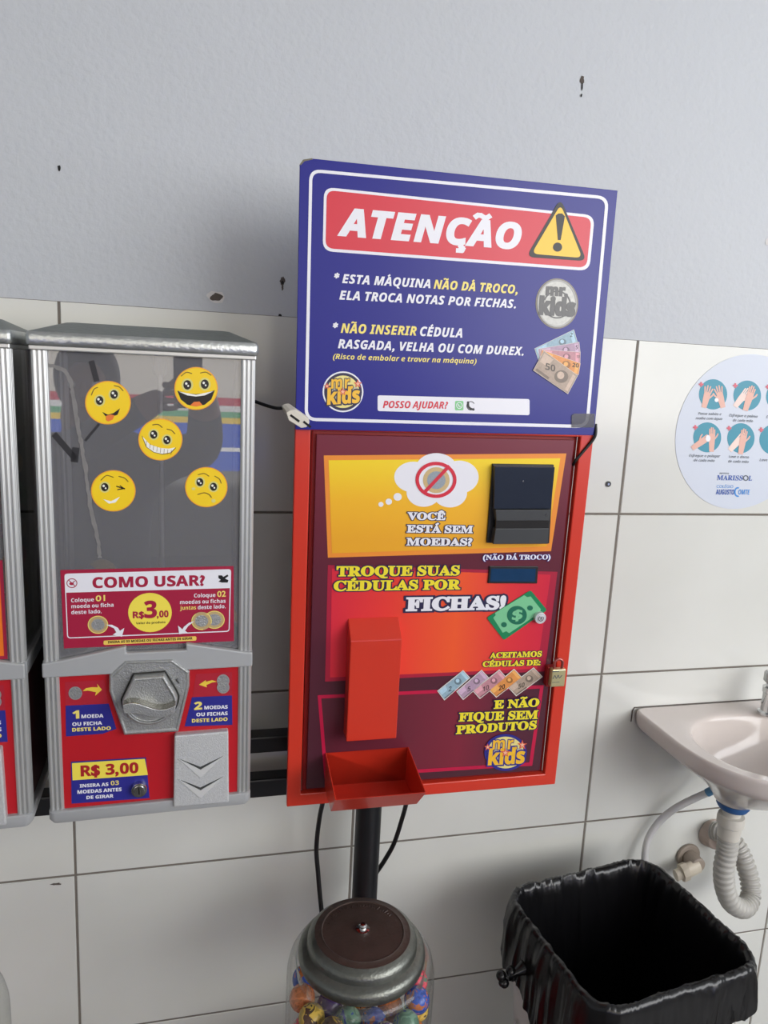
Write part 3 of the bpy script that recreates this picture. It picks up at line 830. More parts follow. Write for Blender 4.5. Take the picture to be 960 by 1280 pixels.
        def ragged(path, w, seed):
            rnd = random.Random(seed); P = [(p.x, p.y) for p in catmull([(a, b, 0) for a, b in path], 8)]; l, r = [], []
            for i, (x, y) in enumerate(P):
                x2, y2 = P[min(i+1, len(P)-1)]; x1, y1 = P[max(i-1, 0)]; d = math.hypot(x2-x1, y2-y1); nx, ny = -(y2-y1)/d, (x2-x1)/d
                a, b = w*rnd.uniform(.25, .6), w*rnd.uniform(.25, .6); l.append((x+nx*a, y+ny*a)); r.append((x-nx*b, y-ny*b))
            for i in range(len(P) - 1): D.face([D.L(*q) for q in (l[i], l[i+1], r[i+1], r[i])], tp, .5)
        ragged([(160, 185), (225, 205), (250, 250), (262, 320), (282, 440), (300, 540), (318, 680), (345, 800), (352, 868)], 16, 3)
        D.make('old_tape_strip', root, 'ragged grey strip of old clear tape')
        for (a, b, w) in (((322, 172), (342, 245), 20), ((350, 395), (300, 455), 9), ((190, 430), (268, 520), 22), ((268, 478), (262, 530), 26)):
            D.stroke([a, b], w, MATS['tape_black'], .3, cap=False); D.make('black_tape_patch', root)
    else:
        D = Dec(M0, cr(0, 690, 3.66), yp=.004)
        # flame coloured sticker reaching the right edge of the panel
        Mi = Matrix.Translation((-px_off, 0, 0))
        z0, z1 = -.045, .055
        bm = new()
        x1 = W - pw - .003
        for i in range(2):
            pass
        P = [(-x1, -.085), (x1, -.085), (x1, .05), (-x1, .05)]
        for k, (m_, s_) in enumerate(((0, 1.0), (1, .93), (2, .8))):
            y = .004 - .0003*(k + 1)
            f = bm.faces.new([bm.verts.new((x*s_ if x < 0 else x - (1-s_)*.06, y, -.018 + (z + .018)*s_)) for x, z in P]); f.material_index = k
        obj('instruction_sticker', bm, [MATS['howto_red'], MATS['flame_orange'], MATS['pill_yellow']], root, 'orange and crimson instruction sticker')
    return root

MATS['lid_chrome'] = mat('lid_chrome', (190, 194, 194), 0.3, 0.85, noise=0.22, nscale=60, bump=0.35, bscale=180)
mat('lid_roof', (112, 118, 112), 0.42, 0.55, noise=0.18, nscale=50, bump=0.3, bscale=160)
glass_mat('acrylic', (0.86, 0.86, 0.88), 0.27, (0.46, 0.46, 0.49), 2.15, 0.01)
glass_mat('acrylic_side', (0.72, 0.70, 0.70), 0.10, (0.16, 0.16, 0.16), 1.45, 0.05)
mat('machine_back', (104, 104, 108), 0.6, noise=0.1)
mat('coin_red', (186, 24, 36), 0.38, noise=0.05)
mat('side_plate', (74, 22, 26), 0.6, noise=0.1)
mat('chute_zinc', (206, 208, 209), 0.45, 0.35, noise=0.2, nscale=300, bump=0.4, bscale=600)
mat('chevron_white', (238, 240, 240), 0.25, 0.4, noise=0.02)
mat('chevron_edge', (60, 62, 62), .5)
mat('sticker_red', (176, 34, 52), 0.4, noise=0.04)
mat('arrow_yellow', (240, 205, 70), 0.4, noise=0.03)
mat('price_yellow', (246, 226, 84), 0.4, noise=0.02)
mat('price_red', (170, 32, 40), 0.4, noise=0.02)
mat('howto_red', (166, 26, 62), 0.4, noise=0.03)
mat('coin_gold', (206, 180, 130), 0.4, 0.3, noise=0.1, nscale=300)
mat('pill_yellow', (240, 204, 96), 0.4, noise=0.02)
mat('flame_orange', (240, 120, 30), 0.4, noise=0.2, nscale=60)
mat('smiley_yellow', (252, 212, 26), 0.4, noise=0.06, nscale=25)
mat('smiley_orange', (246, 170, 50), 0.4, noise=0.03)
mat('smiley_black', (30, 26, 26), 0.3, noise=0.02)
mat('smiley_white', (246, 246, 240), 0.4, noise=0.01)
mat('smiley_glow', (222, 214, 130), 0.4, noise=0.03)
mat('smiley_brow', (120, 90, 26), 0.4, noise=0.03)
mat('smiley_tongue', (236, 124, 50), 0.4, noise=0.05)
mat('old_tape', (128, 126, 126), 0.5, noise=0.25, nscale=120)
mat('tape_black', (40, 40, 46), 0.5, noise=0.1)

vm_right = coin_machine(0, 'capsule vending machine with five yellow smiley stickers, beside the red machine', True)
vm_left = coin_machine(-.2975, 'capsule vending machine cut off by the left edge, only its right post and side show', False)
VM = vm_right.matrix_world.copy(); VL = vm_left.matrix_world.copy()

# ------------------------------------------------------------------ toy capsules inside the machines
def sphere(r, seg=20, ring=12):
    bm = new(); bmesh.ops.create_uvsphere(bm, u_segments=seg, v_segments=ring, radius=r); return bm
CAPS = {}
def capsule(M, loc, colr, cname, r, where):
    key = (cname, r)
    if key not in CAPS:
        a = mat('capsule_' + cname, colr, .3, coat=.3, noise=.05)
        bm = sphere(r)
        for f in bm.faces: f.material_index = 0 if f.calc_center_median().z > 0 else 1
        me = bpy.data.meshes.new('toy_capsule')
        for f in bm.faces: f.smooth = True
        bm.to_mesh(me); bm.free(); me.materials.append(a); me.materials.append(mat('capsule_clear', (150, 140, 130), .3))
        CAPS[key] = me
    o = bpy.data.objects.new('toy_capsule', CAPS[key]); COL.objects.link(o)
    o.location = M @ Vector(loc); o.rotation_euler = (random.uniform(-1, 1), random.uniform(-1, 1), random.uniform(0, 6))
    return tag(o, '%s toy capsule in the pile inside %s' % (cname, where), 'toy capsule', 'toy capsules inside ' + where)
CC = {'green': (40, 120, 50), 'pink': (196, 40, 96), 'yellow': (214, 170, 40), 'red': (180, 30, 40), 'blue': (40, 70, 150)}
seqL = ['red', 'pink', 'yellow', 'pink', 'green', 'red', 'pink', 'green', 'yellow', 'green']
k = 0
for j in range(7):
    for y in (.041, .0885, .1355):
        x = .100
        cname = (['red', 'red', 'yellow', 'pink', 'pink', 'green', 'green'] if y < .09 else ['yellow', 'red', 'pink', 'pink', 'yellow', 'green', 'green'])[j]
        if y > .13: cname = ['red', 'yellow', 'pink', 'red', 'green', 'yellow', 'green'][j]
        capsule(VL, (x - (.004 if j % 2 else 0), y, -.078 + j*.0475), CC[cname], cname, .0235, 'the left capsule machine'); k += 1
for x, y, z, cname in ((-.095, .045, -.078, 'yellow'), (-.045, .05, -.078, 'red'), (.055, .045, -.078, 'pink'), (.1, .05, -.078, 'green'), (-.07, .1, -.078, 'green'), (-.015, .1, -.078, 'blue'), (.050, .11, -.078, 'red'), (.102, .11, -.078, 'yellow'),
                       (-.085, .07, -.034, 'green'), (-.03, .075, -.036, 'red'), (-.075, .115, -.0035, 'yellow'), (.078, .08, -.037, 'red')):
    capsule(VM, (x, y, z), CC[cname], cname, .0235, 'the machine with smileys')

# ------------------------------------------------------------------ red coin exchange machine
MM = rootM((.5798, -.20, 1.0697), -1.26, 2.08, -.5)
mach = empty('coin_exchange_machine', MM, 'red note to token exchange machine with a chute and coin tray on its door', 'exchange machine')
bm = new(); box(bm, -.208, .212, .012, .072, -.296, .322); obj('cabinet', bm, M_red_in, mach, bevel=.003)
bm = new()
ox0, ox1, oz0, oz1 = -.2325, .2325, -.3035, .328
ix0, ix1, iz0, iz1 = -.2100, .2105, -.2820, .302
o_ = [(ox0, oz0), (ox1, oz0), (ox1, oz1), (ox0, oz1)]; i_ = [(ix0, iz0), (ix1, iz0), (ix1, iz1), (ix0, iz1)]
for y, flip in ((0, 0), (.012, 1)):
    pass
loft(bm, [[(x, .012, z) for x, z in o_], [(x, 0, z) for x, z in o_], [(x, 0, z) for x, z in i_], [(x, .012, z) for x, z in i_], [(x, .012, z) for x, z in o_]], True)
bmesh.ops.remove_doubles(bm, verts=bm.verts[:], dist=1e-6)
obj('front_frame', bm, M_red, mach, bevel=.0018)
M_door = grad_mat('door_maroon_lit_top', 2, [(-.28, (78, 36, 50)), (-.05, (84, 34, 50)), (.1, (98, 36, 52)), (.3, (120, 38, 54))], .3)  # maroon print; the lighter top is reflected light put into the colour
DY = .004
bm = new(); box(bm, -.2010, .2025, DY, DY + .006, -.2765, .2965); door = obj('door', bm, M_door, mach, bevel=.001)
D = Dec(MM, cr(350, 530, 2.3415), yp=DY)
C2, C3, C4 = cr(350, 530, 2.3415), cr(350, 740, 2.3415), cr(560, 730, 5.3333)
M_or = mat('print_orange', (240, 146, 50), .35, noise=.02)
M_yg = grad_mat('print_yellow_orange', 2, [(.14, (238, 170, 40)), (.2, (246, 186, 38)), (.27, (250, 220, 36))], .32)
D.poly([(128, 92), (838, 86), (793, 372), (140, 391)], M_or, 1)
D.poly([(142, 106), (820, 100), (780, 358), (152, 378)], M_yg, 2)
# thought cloud with crossed out coin
for x, y, rx, ry in ((457, 130, 60, 45), (390, 155, 56, 45), (525, 155, 56, 48), (420, 200, 50, 42), (497, 202, 50, 42), (457, 165, 70, 60)):
    D.ell(x, y, rx, ry, M_white, 3)
for x, y, r in ((344, 213, 12), (318, 227, 9.5), (295, 235, 7.5)): D.ell(x, y, r, r*.95, M_white, 3)
D.ell(457, 164, 39, 38, MATS['coin_gold'], 4); D.ell(457, 164, 27, 26, mat('print_coin_grey', (150, 160, 170), .4, noise=.2, nscale=400), 5)
D.ring(456, 163, 60, 53, 10, M_pred, 6); D.stroke([(419, 203), (495, 122)], 10, M_pred, 6.2, cap=False)
D.make('coin_warning_print', door)
# red block, glow
D.crop = C3
M_rg = grad_mat('print_red_glow', 0, [(-.2, (214, 36, 66)), (-.08, (232, 60, 52)), (.03, (244, 92, 46)), (.12, (226, 52, 60)), (.2, (206, 34, 66))], .32)
M_pk = mat('print_pink_red', (196, 24, 70), .35, noise=.03)
tl, tr_ = (140, 412 - 491), (812, 432 - 491)
M_rp = mat('print_crimson_edge', (172, 30, 60), .35, noise=.03)
D.poly([tl, tr_, (775, 232), (132, 262)], M_rp, 1)
D.poly([(tl[0] + 12, tl[1] + 10), (tr_[0] - 20, tr_[1] + 8), (752, 224), (146, 250)], M_rg, 2)
D.frame([(110, 302), (772, 272), (738, 508), (130, 546)], 1, 10, M_pk, 1)
M_lr = grad_mat('print_lower_glow', 0, [(-.19, (84, 36, 50)), (-.06, (104, 38, 54)), (.05, (128, 38, 58)), (.14, (92, 36, 54)), (.2, (78, 36, 54))], .32)
D.poly([(120, 312), (762, 283), (729, 498), (139, 535)], M_lr, .8)
D.make('glow_panel_print', door)
# lettering
D.auto = door
D.crop = C2
kw = dict(st='fb', layer=7, bold=.034, outline=M_navy, ow=.07)
D.text('VOCÊ', (373, 279), (482, 280), 21, M_white, **kw)
D.text('ESTÁ SEM', (371, 316), (562, 318), 21, M_white, **kw)
D.text('MOEDAS?', (370, 354), (560, 355), 21, M_white, **kw)
D.text('TROQUE SUAS', (166, 444), (523, 441), 28, M_lyel, **kw)
D.text('CÉDULAS POR', (158, 487), (525, 482), 28, M_lyel, **kw)
D.text('FICHAS!', (370, 545), (656, 540), 37, M_white, st='fb', layer=7, bold=.045, outline=M_navy, ow=.09)
D.crop = cr(590, 570, 7.533)
D.text('(NÃO DÁ TROCO)', (100, 974), (733, 970), 44, M_white, st='fb', layer=7, bold=.02, outline=M_blue, ow=.06)
D.crop = C4
D.text('ACEITAMOS', (278, 491), (620, 480), 35, M_lyel, **kw)
D.text('CÉDULAS DE:', (230, 549), (612, 537), 35, M_lyel, **kw)
D.crop = C3
D.text('E NÃO', (625, 339), (755, 332), 23, M_lyel, st='fb', layer=12, bold=.034, outline=M_navy, ow=.07)
D.text('FIQUE SEM', (523, 377), (752, 369), 24, M_lyel, **kw)
D.text('PRODUTOS', (515, 414), (748, 399), 24, M_lyel, **kw)
D.auto = None
# printed dollar note
D.crop = C4
M_g1 = mat('print_green', (22, 132, 84), .35, noise=.02); M_g2 = mat('print_light_green', (124, 200, 150), .35, noise=.02); M_g3 = mat('print_deep_green', (26, 110, 84), .35, noise=.02)
D.rr([(255, 222), (548, 38), (658, 172), (370, 372)], 16, M_g1, 8)
D.poly([(298, 222), (315, 205), (310, 190), (505, 72), (525, 85), (548, 80), (615, 165), (612, 185), (600, 195), (405, 325), (385, 312), (362, 322)], M_g2, 9)
D.ell(456, 205, 66, 62, M_g3, 10); D.ell(370, 268, 19, 17, M_g3, 10); D.ell(543, 157, 19, 17, M_g3, 10)
D.text('$', (425, 236), (487, 228), 62, M_g2, 'n', 11, .03)
D.make('dollar_note_print', door)
# five printed banknotes
def note(D, q, col, num, layer, numpos):
    m = mat('note_%s' % num, col, .4, noise=.25, nscale=260); w = mat('note_paper', (226, 220, 214), .4, noise=.03)
    dk = mat('note_ink_%s' % num, tuple(int(v*.5) for v in col), .4, noise=.05)
    D.poly(q, w, layer); c = [inset(q, i, 2.2) for i in range(4)]; D.poly(c, m, layer + .5)
    P = [Vector(p) for p in q]
    def uv(u, v): return tuple((P[0]*(1-u) + P[1]*u)*(1-v) + (P[3]*(1-u) + P[2]*u)*v)
    lt = mat('note_light_%s' % num, tuple(min(255, int(v*1.12 + 12)) for v in col), .4, noise=.2, nscale=300); md = mat('note_mid_%s' % num, tuple(int(v*.72) for v in col), .4, noise=.2, nscale=300)
    cx, cy = uv(.66, .5); s_ = (P[3] - P[0]).length * .27
    D.poly([uv(.04, .08), uv(.3, .08), uv(.26, .5), uv(.04, .5)], lt, layer + .7)
    D.ell(cx, cy, s_*1.15, s_*1.05, md, layer + .8, n=16)
    D.ell(cx - s_*.1, cy - s_*.2, s_*.6, s_*.62, lt, layer + 1, n=12)
    D.stroke([uv(.05, .88), uv(.42, .9)], s_*.4, md, layer + .8, cap=False)
    D.poly([uv(.88, .1), uv(.96, .1), uv(.96, .9), uv(.88, .9)], lt, layer + .7)
    x, y, w_, cap, sl = numpos
    px_, py_ = uv(x, y); w_ *= len(num)
    D.text(num, (px_ - w_/2, py_ + cap/2 - sl*w_/2), (px_ + w_/2, py_ + cap/2 + sl*w_/2), cap, dk if num != '20' else M_black, 'sb', layer + 1.2)
D.crop = C3
NP = (.34, .55, 9, 14, -.35)
for k, (q, col, num) in enumerate((([(459, 288), (535, 227), (556, 250), (480, 316)], (150, 180, 196), '2'),
                                   ([(515, 290), (589, 226), (611, 250), (535, 315)], (180, 152, 176), '5'),
                                   ([(562, 288), (641, 225), (662, 249), (584, 312)], (196, 140, 150), '10'),
                                   ([(610, 286), (684, 223), (708, 249), (632, 308)], (226, 150, 80), '20'),
                                   ([(665, 277), (741, 219), (768, 247), (690, 304)], (176, 156, 140), '50'))):
    note(D, q, col, num, 8, NP); D.make('banknote_print', door, 'printed %s banknote in the row' % num)
# round logo
def logo(D, cx, cy, rx, ry, dark, light, ring=None, layer=8, k=1.0):
    lo = mat('logo_orange', (240, 176, 60), .35, noise=.1, nscale=300); pale = mat('logo_pale_yellow', (236, 222, 140), .35, noise=.05)
    if ring: D.ell(cx, cy, rx*1.08, ry*1.08, ring, layer)
    D.ell(cx, cy, rx, ry, dark, layer + .5); D.ell(cx, cy, rx*.86, ry*.86, pale, layer + 1)
    X = lambda u: cx + u*rx
    Y = lambda v: cy + v*ry
    D.poly([(X(-.8), Y(-.1)), (X(-.3), Y(-.25)), (X(.75), Y(-.25)), (X(.85), Y(.3)), (X(-.7), Y(.4))], mat('logo_grey', (196, 196, 170), .4, noise=.1, nscale=300), layer + 1.3)
    D.text('mr.', (X(-.62), Y(-.17)), (X(.52), Y(-.2)), .64*ry, light, 'sb', layer + 3, .012, dark, .05, .07)
    D.text('kids', (X(-.82), Y(.66)), (X(.85), Y(.55)), .8*ry, light, 'sb', layer + 3, .03, dark, .07)
    for u, v, r in ((-.02, .0, .16), (.78, -.42, .16), (-.85, -.3, .12)):
        D.star(X(u), Y(v), rx*r*1.5, mat('logo_star', (224, 96, 70), .4, noise=.05), layer + 4, 5)
        D.star(X(u), Y(v), rx*r*.8, mat('logo_star_light', (246, 190, 160), .4, noise=.05), layer + 4.5, 5)
M_lgl = mat('logo_letters', (246, 192, 52), .35, noise=.08, nscale=200)
logo(D, 659, 468, 62, 54, M_blue, M_lgl, None); D.make('logo_badge', door, 'round yellow and blue logo badge')

# bill acceptor
CB = cr(590, 570, 7.533)
Db = Dec(MM, CB)
def quad_at(pts, yp): return [tuple(Db.L(x, y, yp)) for x, y in pts]
bm = new()
prism(bm, quad_at([(190, 72), (768, 80), (724, 822), (135, 816)], DY - .002), DY - .004, DY + .001)
acc = obj('bill_acceptor', bm, M_blackp, mach, bevel=.001, label='black note reader')
yF = DY - .012
bm = new(); prism(bm, quad_at([(215, 98), (783, 104), (745, 498), (205, 500)], yF), yF, DY - .003); obj('upper_cover', bm, mat('reader_window', (44, 50, 64), .12, noise=.1), acc, bevel=.0012)
yB = DY - .016
bm = new()
top, bot = quad_at([(222, 508), (742, 508), (728, 610), (230, 612)], yB), quad_at([(224, 684), (724, 682), (716, 828), (200, 830)], yB)
prism(bm, top, yB, DY - .003); prism(bm, bot, yB, DY - .003)
obj('lower_cover', bm, mat('reader_cover', (62, 64, 66), .32, noise=.06), acc, bevel=.0008)
bm = new(); prism(bm, quad_at([(230, 612), (727, 610), (722, 682), (226, 684)], yB), yB + .0012, yB + .006); obj('note_slot', bm, M_dark, acc)
for x, y in ((480, 236), (700, 555)):
    bm = new(); q = Db.L(x, y, yF if y < 500 else yB); disc_y(bm, q.x, q.y, .0016, (yF if y < 500 else yB) - .0006, (yF if y < 500 else yB) + .001, 12); obj('screw', bm, M_chrome, acc)
# small display
bm = new(); prism(bm, quad_at([(165, 1040), (625, 1042), (615, 1202), (150, 1200)], DY - .003), DY - .003, DY + .001)
dsp = obj('display', bm, M_blackp, mach, bevel=.0008)
bm = new(); prism(bm, quad_at([(182, 1060), (602, 1062), (592, 1184), (172, 1182)], DY - .0034), DY - .0034, DY - .002); obj('screen', bm, mat('lcd_blue', (26, 60, 96), .12, noise=.15), dsp)
# cam lock with arrow
Dq = Dec(MM, C4); q = Dq.L(610, 222)
bm = new(); disc_y(bm, q.x, q.y, .0098, DY - .009, DY, 32, r1=.0094); disc_y(bm, q.x, q.y, .0062, DY - .0098, DY - .009, 28)
cl = obj('cam_lock', bm, mat('satin_nickel', (214, 216, 220), .35, .3), mach, bevel=.0006)
bm = new()
for i in range(20):
    a0, a1 = rad(120 + 15*i), rad(120 + 15*(i+1)); r0, r1 = .0035, .0047
    if i > 18: continue
    f = bm.faces.new([bm.verts.new((q.x + r*math.cos(a), DY - .0100, q.y + r*math.sin(a))) for r, a in ((r0, a0), (r1, a0), (r1, a1), (r0, a1))])
box(bm, q.x - .0008, q.x + .0008, DY - .0101, DY - .0097, q.y - .002, q.y + .003)
obj('keyhole', bm, M_black, cl)
# chute cover
CT = cr(380, 740, 4.5714); Dc = Dec(MM, CT)
yC = DY - .030
fr = [Dc.L(x, y, yC) for x, y in ((262, 283), (554, 268), (534, 835), (245, 857))]
bk = [Dc.L(x, y, DY) for x, y in ((240, 150), (543, 138))]
bm = new()
xl, xr = (fr[0].x + fr[3].x)/2, (fr[1].x + fr[2].x)/2
zt, zb = (fr[0].y + fr[1].y)/2, (fr[2].y + fr[3].y)/2
zbk = (bk[0].y + bk[1].y)/2
ring_ = lambda x, t=0: [(x, yC + t, zb), (x, yC + t, zt), (x, DY, zbk - t), (x, DY, zb)]
loft(bm, [ring_(xl), ring_(xr)], True, True, True)
obj('chute_cover', bm, M_red, mach, bevel=.0015)
# tray
yT = DY - .112
xa, xb = -.1725, -.0345
zr, zf = -.214, -.2245
bm = new(); t = .0015
O = {'bl': (xa, DY, zr), 'br': (xb, DY, zr), 'fr': (xb, yT, zf), 'fl': (xa, yT, zf)}
def trayring(dx, dyf, z_b, z_f): return [(xa + dx, DY - .0005, z_b), (xb - dx, DY - .0005, z_b), (xb - dx, yT + dyf, z_f), (xa + dx, yT + dyf, z_f)]
loft(bm, [trayring(.001, .042, -.276, -.272), trayring(0, 0, zr, zf), trayring(.0018, .0018, zr, zf), trayring(.0028, .043, -.274, -.270)], True, True, True)
obj('coin_tray', bm, M_red, mach, bevel=.0006, label='open red coin tray')
# hasp
Dh = Dec(MM, cr(640, 780, 5.82))
a, b = Dh.L(248, 300, 0), Dh.L(275, 440, 0)
bm = new(); box(bm, a.x, b.x + .003, -.008, DY, b.y, a.y); obj('hasp', bm, M_red_in, mach, bevel=.0008)
# padlock
pb = [Dh.L(x, y, -.012) for x, y in ((278, 320), (378, 320), (372, 445), (275, 445))]
cx = sum(v.x for v in pb)/4; cz = sum(v.y for v in pb)/4; hw = (pb[1].x - pb[0].x)/2; hh = (pb[0].y - pb[3].y)/2
PL = MM @ Matrix.Translation((cx, -.013, cz))
lock = empty('padlock', PL, 'small brass padlock hanging at the right edge of the red machine door', 'padlock')
bm = new(); box(bm, -hw, hw, -.0055, .0055, -hh, hh); obj('lock_body', bm, mat('brass', (206, 198, 152), .32, .6, noise=.1), lock, bevel=.0015)
bm = new(); pth = [(-hw*.55, 0, hh*.9), (-hw*.58, 0, hh + .006)] + [(-hw*.58*math.cos(a), 0, hh + .009 + hw*.6*math.sin(a)) for a in [PI*i/10 for i in range(11)]] + [(hw*.58, 0, hh + .006), (hw*.55, 0, hh*.9)]
tube(bm, pth, .0023, 10); obj('shackle', bm, mat('shackle_steel', (176, 96, 92), .25, .7), lock, smooth=40)
Dl = Dec(PL, cr(640, 780, 5.82), yp=-.0055)
Dl.text('PADO', (292, 398), (364, 388), 22, M_txt, 'sbi', 2); Dl.stroke([(295, 347), (340, 345)], 6, M_txt, 1); Dl.stroke([(295, 425), (345, 422)], 3, M_txt, 1)
Dl.reset()
Dl.stroke([(295, 347), (342, 345)], 6, M_txt, 1, cap=False); Dl.stroke([(298, 398), (312, 375), (322, 395), (336, 372), (344, 392), (362, 374)], 5, M_txt, 1, True); Dl.stroke([(292, 425), (345, 422)], 3, M_txt, 1, cap=False)
Dl.make('engraving', lock)

# ------------------------------------------------------------------ warning sign
SM = rootM((.57404, -.219, 1.55308), -.25, .7, -.69)
sign = empty('warning_sign', SM, 'blue ATENÇÃO warning sign standing on top of the red machine', 'sign')
C1 = cr(360, 190, 2.2857)
D = Dec(SM, C1, yp=0.0)
bm = new()
hw_, hh_ = .2325, .1790
P = [(-hw_, -hh_), (hw_, -hh_), (hw_, hh_), (-hw_ + .016, hh_), (-hw_ + .004, hh_ - .003), (-hw_, hh_ - .009)]
prism(bm, P, 0, .005)
obj('board', bm, [mat('sign_blue', (24, 28, 134), .3, noise=.06, nscale=8, spec=.35)], sign, bevel=.0006)
bm = new(); prism(bm, [(-hw_ + .016, hh_ + .0003), (-hw_ + .004, hh_ - .0026), (-hw_ - .0003, hh_ - .009), (-hw_ + .0012, hh_ - .010), (-hw_ + .006, hh_ - .0045), (-hw_ + .017, hh_ - .0012)], -.0003, .0053)
obj('worn_corner', bm, mat('bare_board', (120, 116, 100), .8, noise=.3, nscale=300), sign, label='chipped grey brown corner')
D.frame([(61, 48), (917, 127), (858, 789), (47, 768)], 34, 9, M_white, 1)
D.make('border_line', sign)
D.rr([(103, 100), (876, 181), (861, 340), (99, 283)], 30, M_white, 1); D.rr([(111, 109), (867, 188), (853, 331), (107, 275)], 24, M_pred, 2)
D.text('ATENÇÃO', (146, 237), (661, 277), 76, M_white, 'sbi', 3, .03, track=.035)
D.make('header_band', sign, 'red header band with the word ATENÇÃO')
D.rr([(778, 133), (853, 312), (680, 300)], 24, M_black, 4); D.rr([(778, 150), (840, 303), (695, 291)], 20, M_tyel, 5)
D.poly([(764, 182), (771, 176), (782, 176), (790, 184), (778, 252), (770, 252)], M_black, 6); D.ell(769, 272, 13, 13, M_black, 6)
D.make('warning_triangle', sign)
D.auto = sign
D.text('*', (132, 368), (146, 369), 22, M_white, 'sbi', 2, .03)
D.text('ESTA MÁQUINA', (155, 374), (406, 389), 25, M_white, 'sbi', 2, .016, track=.03); D.text('NÃO DÁ TROCO,', (416, 390), (655, 405), 25, M_yel, 'sbi', 2, .016, track=.03)
D.text('ELA TROCA NOTAS POR FICHAS.', (147, 421), (650, 446), 25, M_white, 'sbi', 2, .016, track=.03)
D.text('*', (128, 510), (142, 511), 22, M_white, 'sbi', 2, .03)
D.text('NÃO INSERIR', (151, 516), (366, 524), 26, M_yel, 'sbi', 2, .016, track=.03); D.text('CÉDULA', (377, 525), (497, 530), 26, M_white, 'sbi', 2, .016, track=.03)
D.text('RASGADA, VELHA OU COM DUREX.', (143, 560), (672, 581), 25, M_white, 'sbi', 2, .016, track=.03)
D.text('(Risco de embolar e travar na máquina)', (128, 591), (538, 605), 15, M_yel, 'sbi', 2, .0)
D.auto = None
D.rr([(256, 695), (690, 706), (690, 752), (256, 740)], 6, M_white, 1)
D.text('POSSO AJUDAR?', (271, 731), (456, 733), 20, M_pred, 'sbi', 2, .01)
gm = mat('print_chat_green', (130, 206, 140), .4, noise=.03)
D.rr([(477, 711), (501, 711), (501, 738), (477, 738)], 4, gm, 2); D.ring(489, 724, 9, 9.5, 2, M_white, 3); D.stroke([(486, 721), (488, 726), (492, 728)], 2.4, M_white, 3)
D.ring(522, 725, 12, 13, 2, M_black, 2, 30, 330); D.stroke([(514, 715), (515, 726), (521, 733), (530, 736)], 6, M_black, 2.4, True)
D.make('help_bar', sign, 'white help bar with red writing')
logo(D, 157, 685, 54, 54, M_navy, M_lgl, M_white, 2); D.make('logo_badge', sign, 'round yellow logo badge with a white edge')
# printed token
mc = mat('print_token', (150, 150, 146), .35, .35, noise=.25, nscale=220); mcd = mat('print_token_dark', (92, 92, 92), .4, .2, noise=.15, nscale=200)
D.ell(768, 433, 61, 72, mat('token_edge', (120, 114, 108), .4, .2), 2); D.ell(768, 433, 57, 68, mc, 3); D.ring(768, 433, 57, 68, 4, mat('print_token_rim', (176, 176, 172), .4, noise=.05), 4)
D.ring(768, 436, 40, 40, 4, mcd, 4, 200, 520)
D.text('mr.', (737, 408), (797, 412), 30, mcd, 'sb', 5, .05); D.text('kids', (718, 462), (816, 468), 46, mcd, 'sb', 5, .06)
D.make('token_print', sign, 'printed grey metal token')
D.crop = cr(640, 330, 5.564)
for k, (q, col, num, npos) in enumerate((([(155, 588), (430, 455), (456, 545), (182, 668)], (150, 170, 200), '2', (.9, .28, 17, 30, -.1)),
                                 ([(180, 590), (466, 542), (475, 625), (190, 672)], (204, 172, 186), '5', (.92, .4, 15, 28, .05)),
                                 ([(195, 592), (474, 612), (472, 695), (188, 680)], (206, 160, 166), '10', (.94, .4, 11, 20, .1)),
                                 ([(205, 596), (474, 690), (460, 772), (180, 690)], (214, 160, 140), '20', (.88, .3, 22, 28, .15)),
                                 ([(218, 602), (455, 775), (385, 905), (143, 740)], (218, 176, 146), '50', (.32, .45, 34, 46, .25)))):
    note(D, q, col, num, 2 + k*1.5, npos); D.make('banknote_print', sign, 'printed %s banknote in the fan' % num)
# grey tape on the lower right corner
D.crop = cr(680, 500, 8.727)
glass_mat('grey_tape', (.68, .68, .70), .2, (.12, .12, .13), 1.45, .2)
bm = new(); tp = [tuple(D.L(*p, -.0012)) for p in ((302, 168), (330, 148), (555, 150), (550, 300), (300, 300))]
prism(bm, tp, -.0014, -.0008); obj('corner_tape', bm, MATS['grey_tape'], sign, 'piece of grey tape over the corner')

# ------------------------------------------------------------------ cables and plug
def cable(name, pts, r, m, label, cat='cable', k=8):
    bm = new(); tube(bm, catmull(pts, k), r, 10)
    return tag(obj(name, bm, m, smooth=60), label, cat)
cable('black_cable', [at(744.5, 530, -.216), at(744.5, 542, -.2195), at(741, 550, -.2185), at(731, 562, -.2165), at(720, 575, -.2145), at(716.5, 581, -.206)], .0024, M_rubber, 'short thin black cable from the blue sign corner into the red door')
cable('power_cord', [at(404, 1000, -.13), at(399, 1025, -.10), at(395.5, 1060, -.085), at(397.5, 1090, -.085), at(401, 1130, -.09), at(408, 1190, -.09)], .0042, M_rubber, 'black power cord hanging on the left of the black post', 'cord')
cable('power_cord', [at(509, 1000, -.13), at(503, 1022, -.10), at(493, 1053, -.085), at(481, 1075, -.075), at(468, 1095, -.066), at(455, 1120, -.062)], .0042, M_rubber, 'black power cord running down behind the right of the black post', 'cord')
cable('black_cable', [at(300, 494, -.11), at(322, 503, -.12), at(345, 510, -.135), at(362, 509, -.14)], .0026, M_rubber, 'thin black wire from the smiley machine to the white socket')
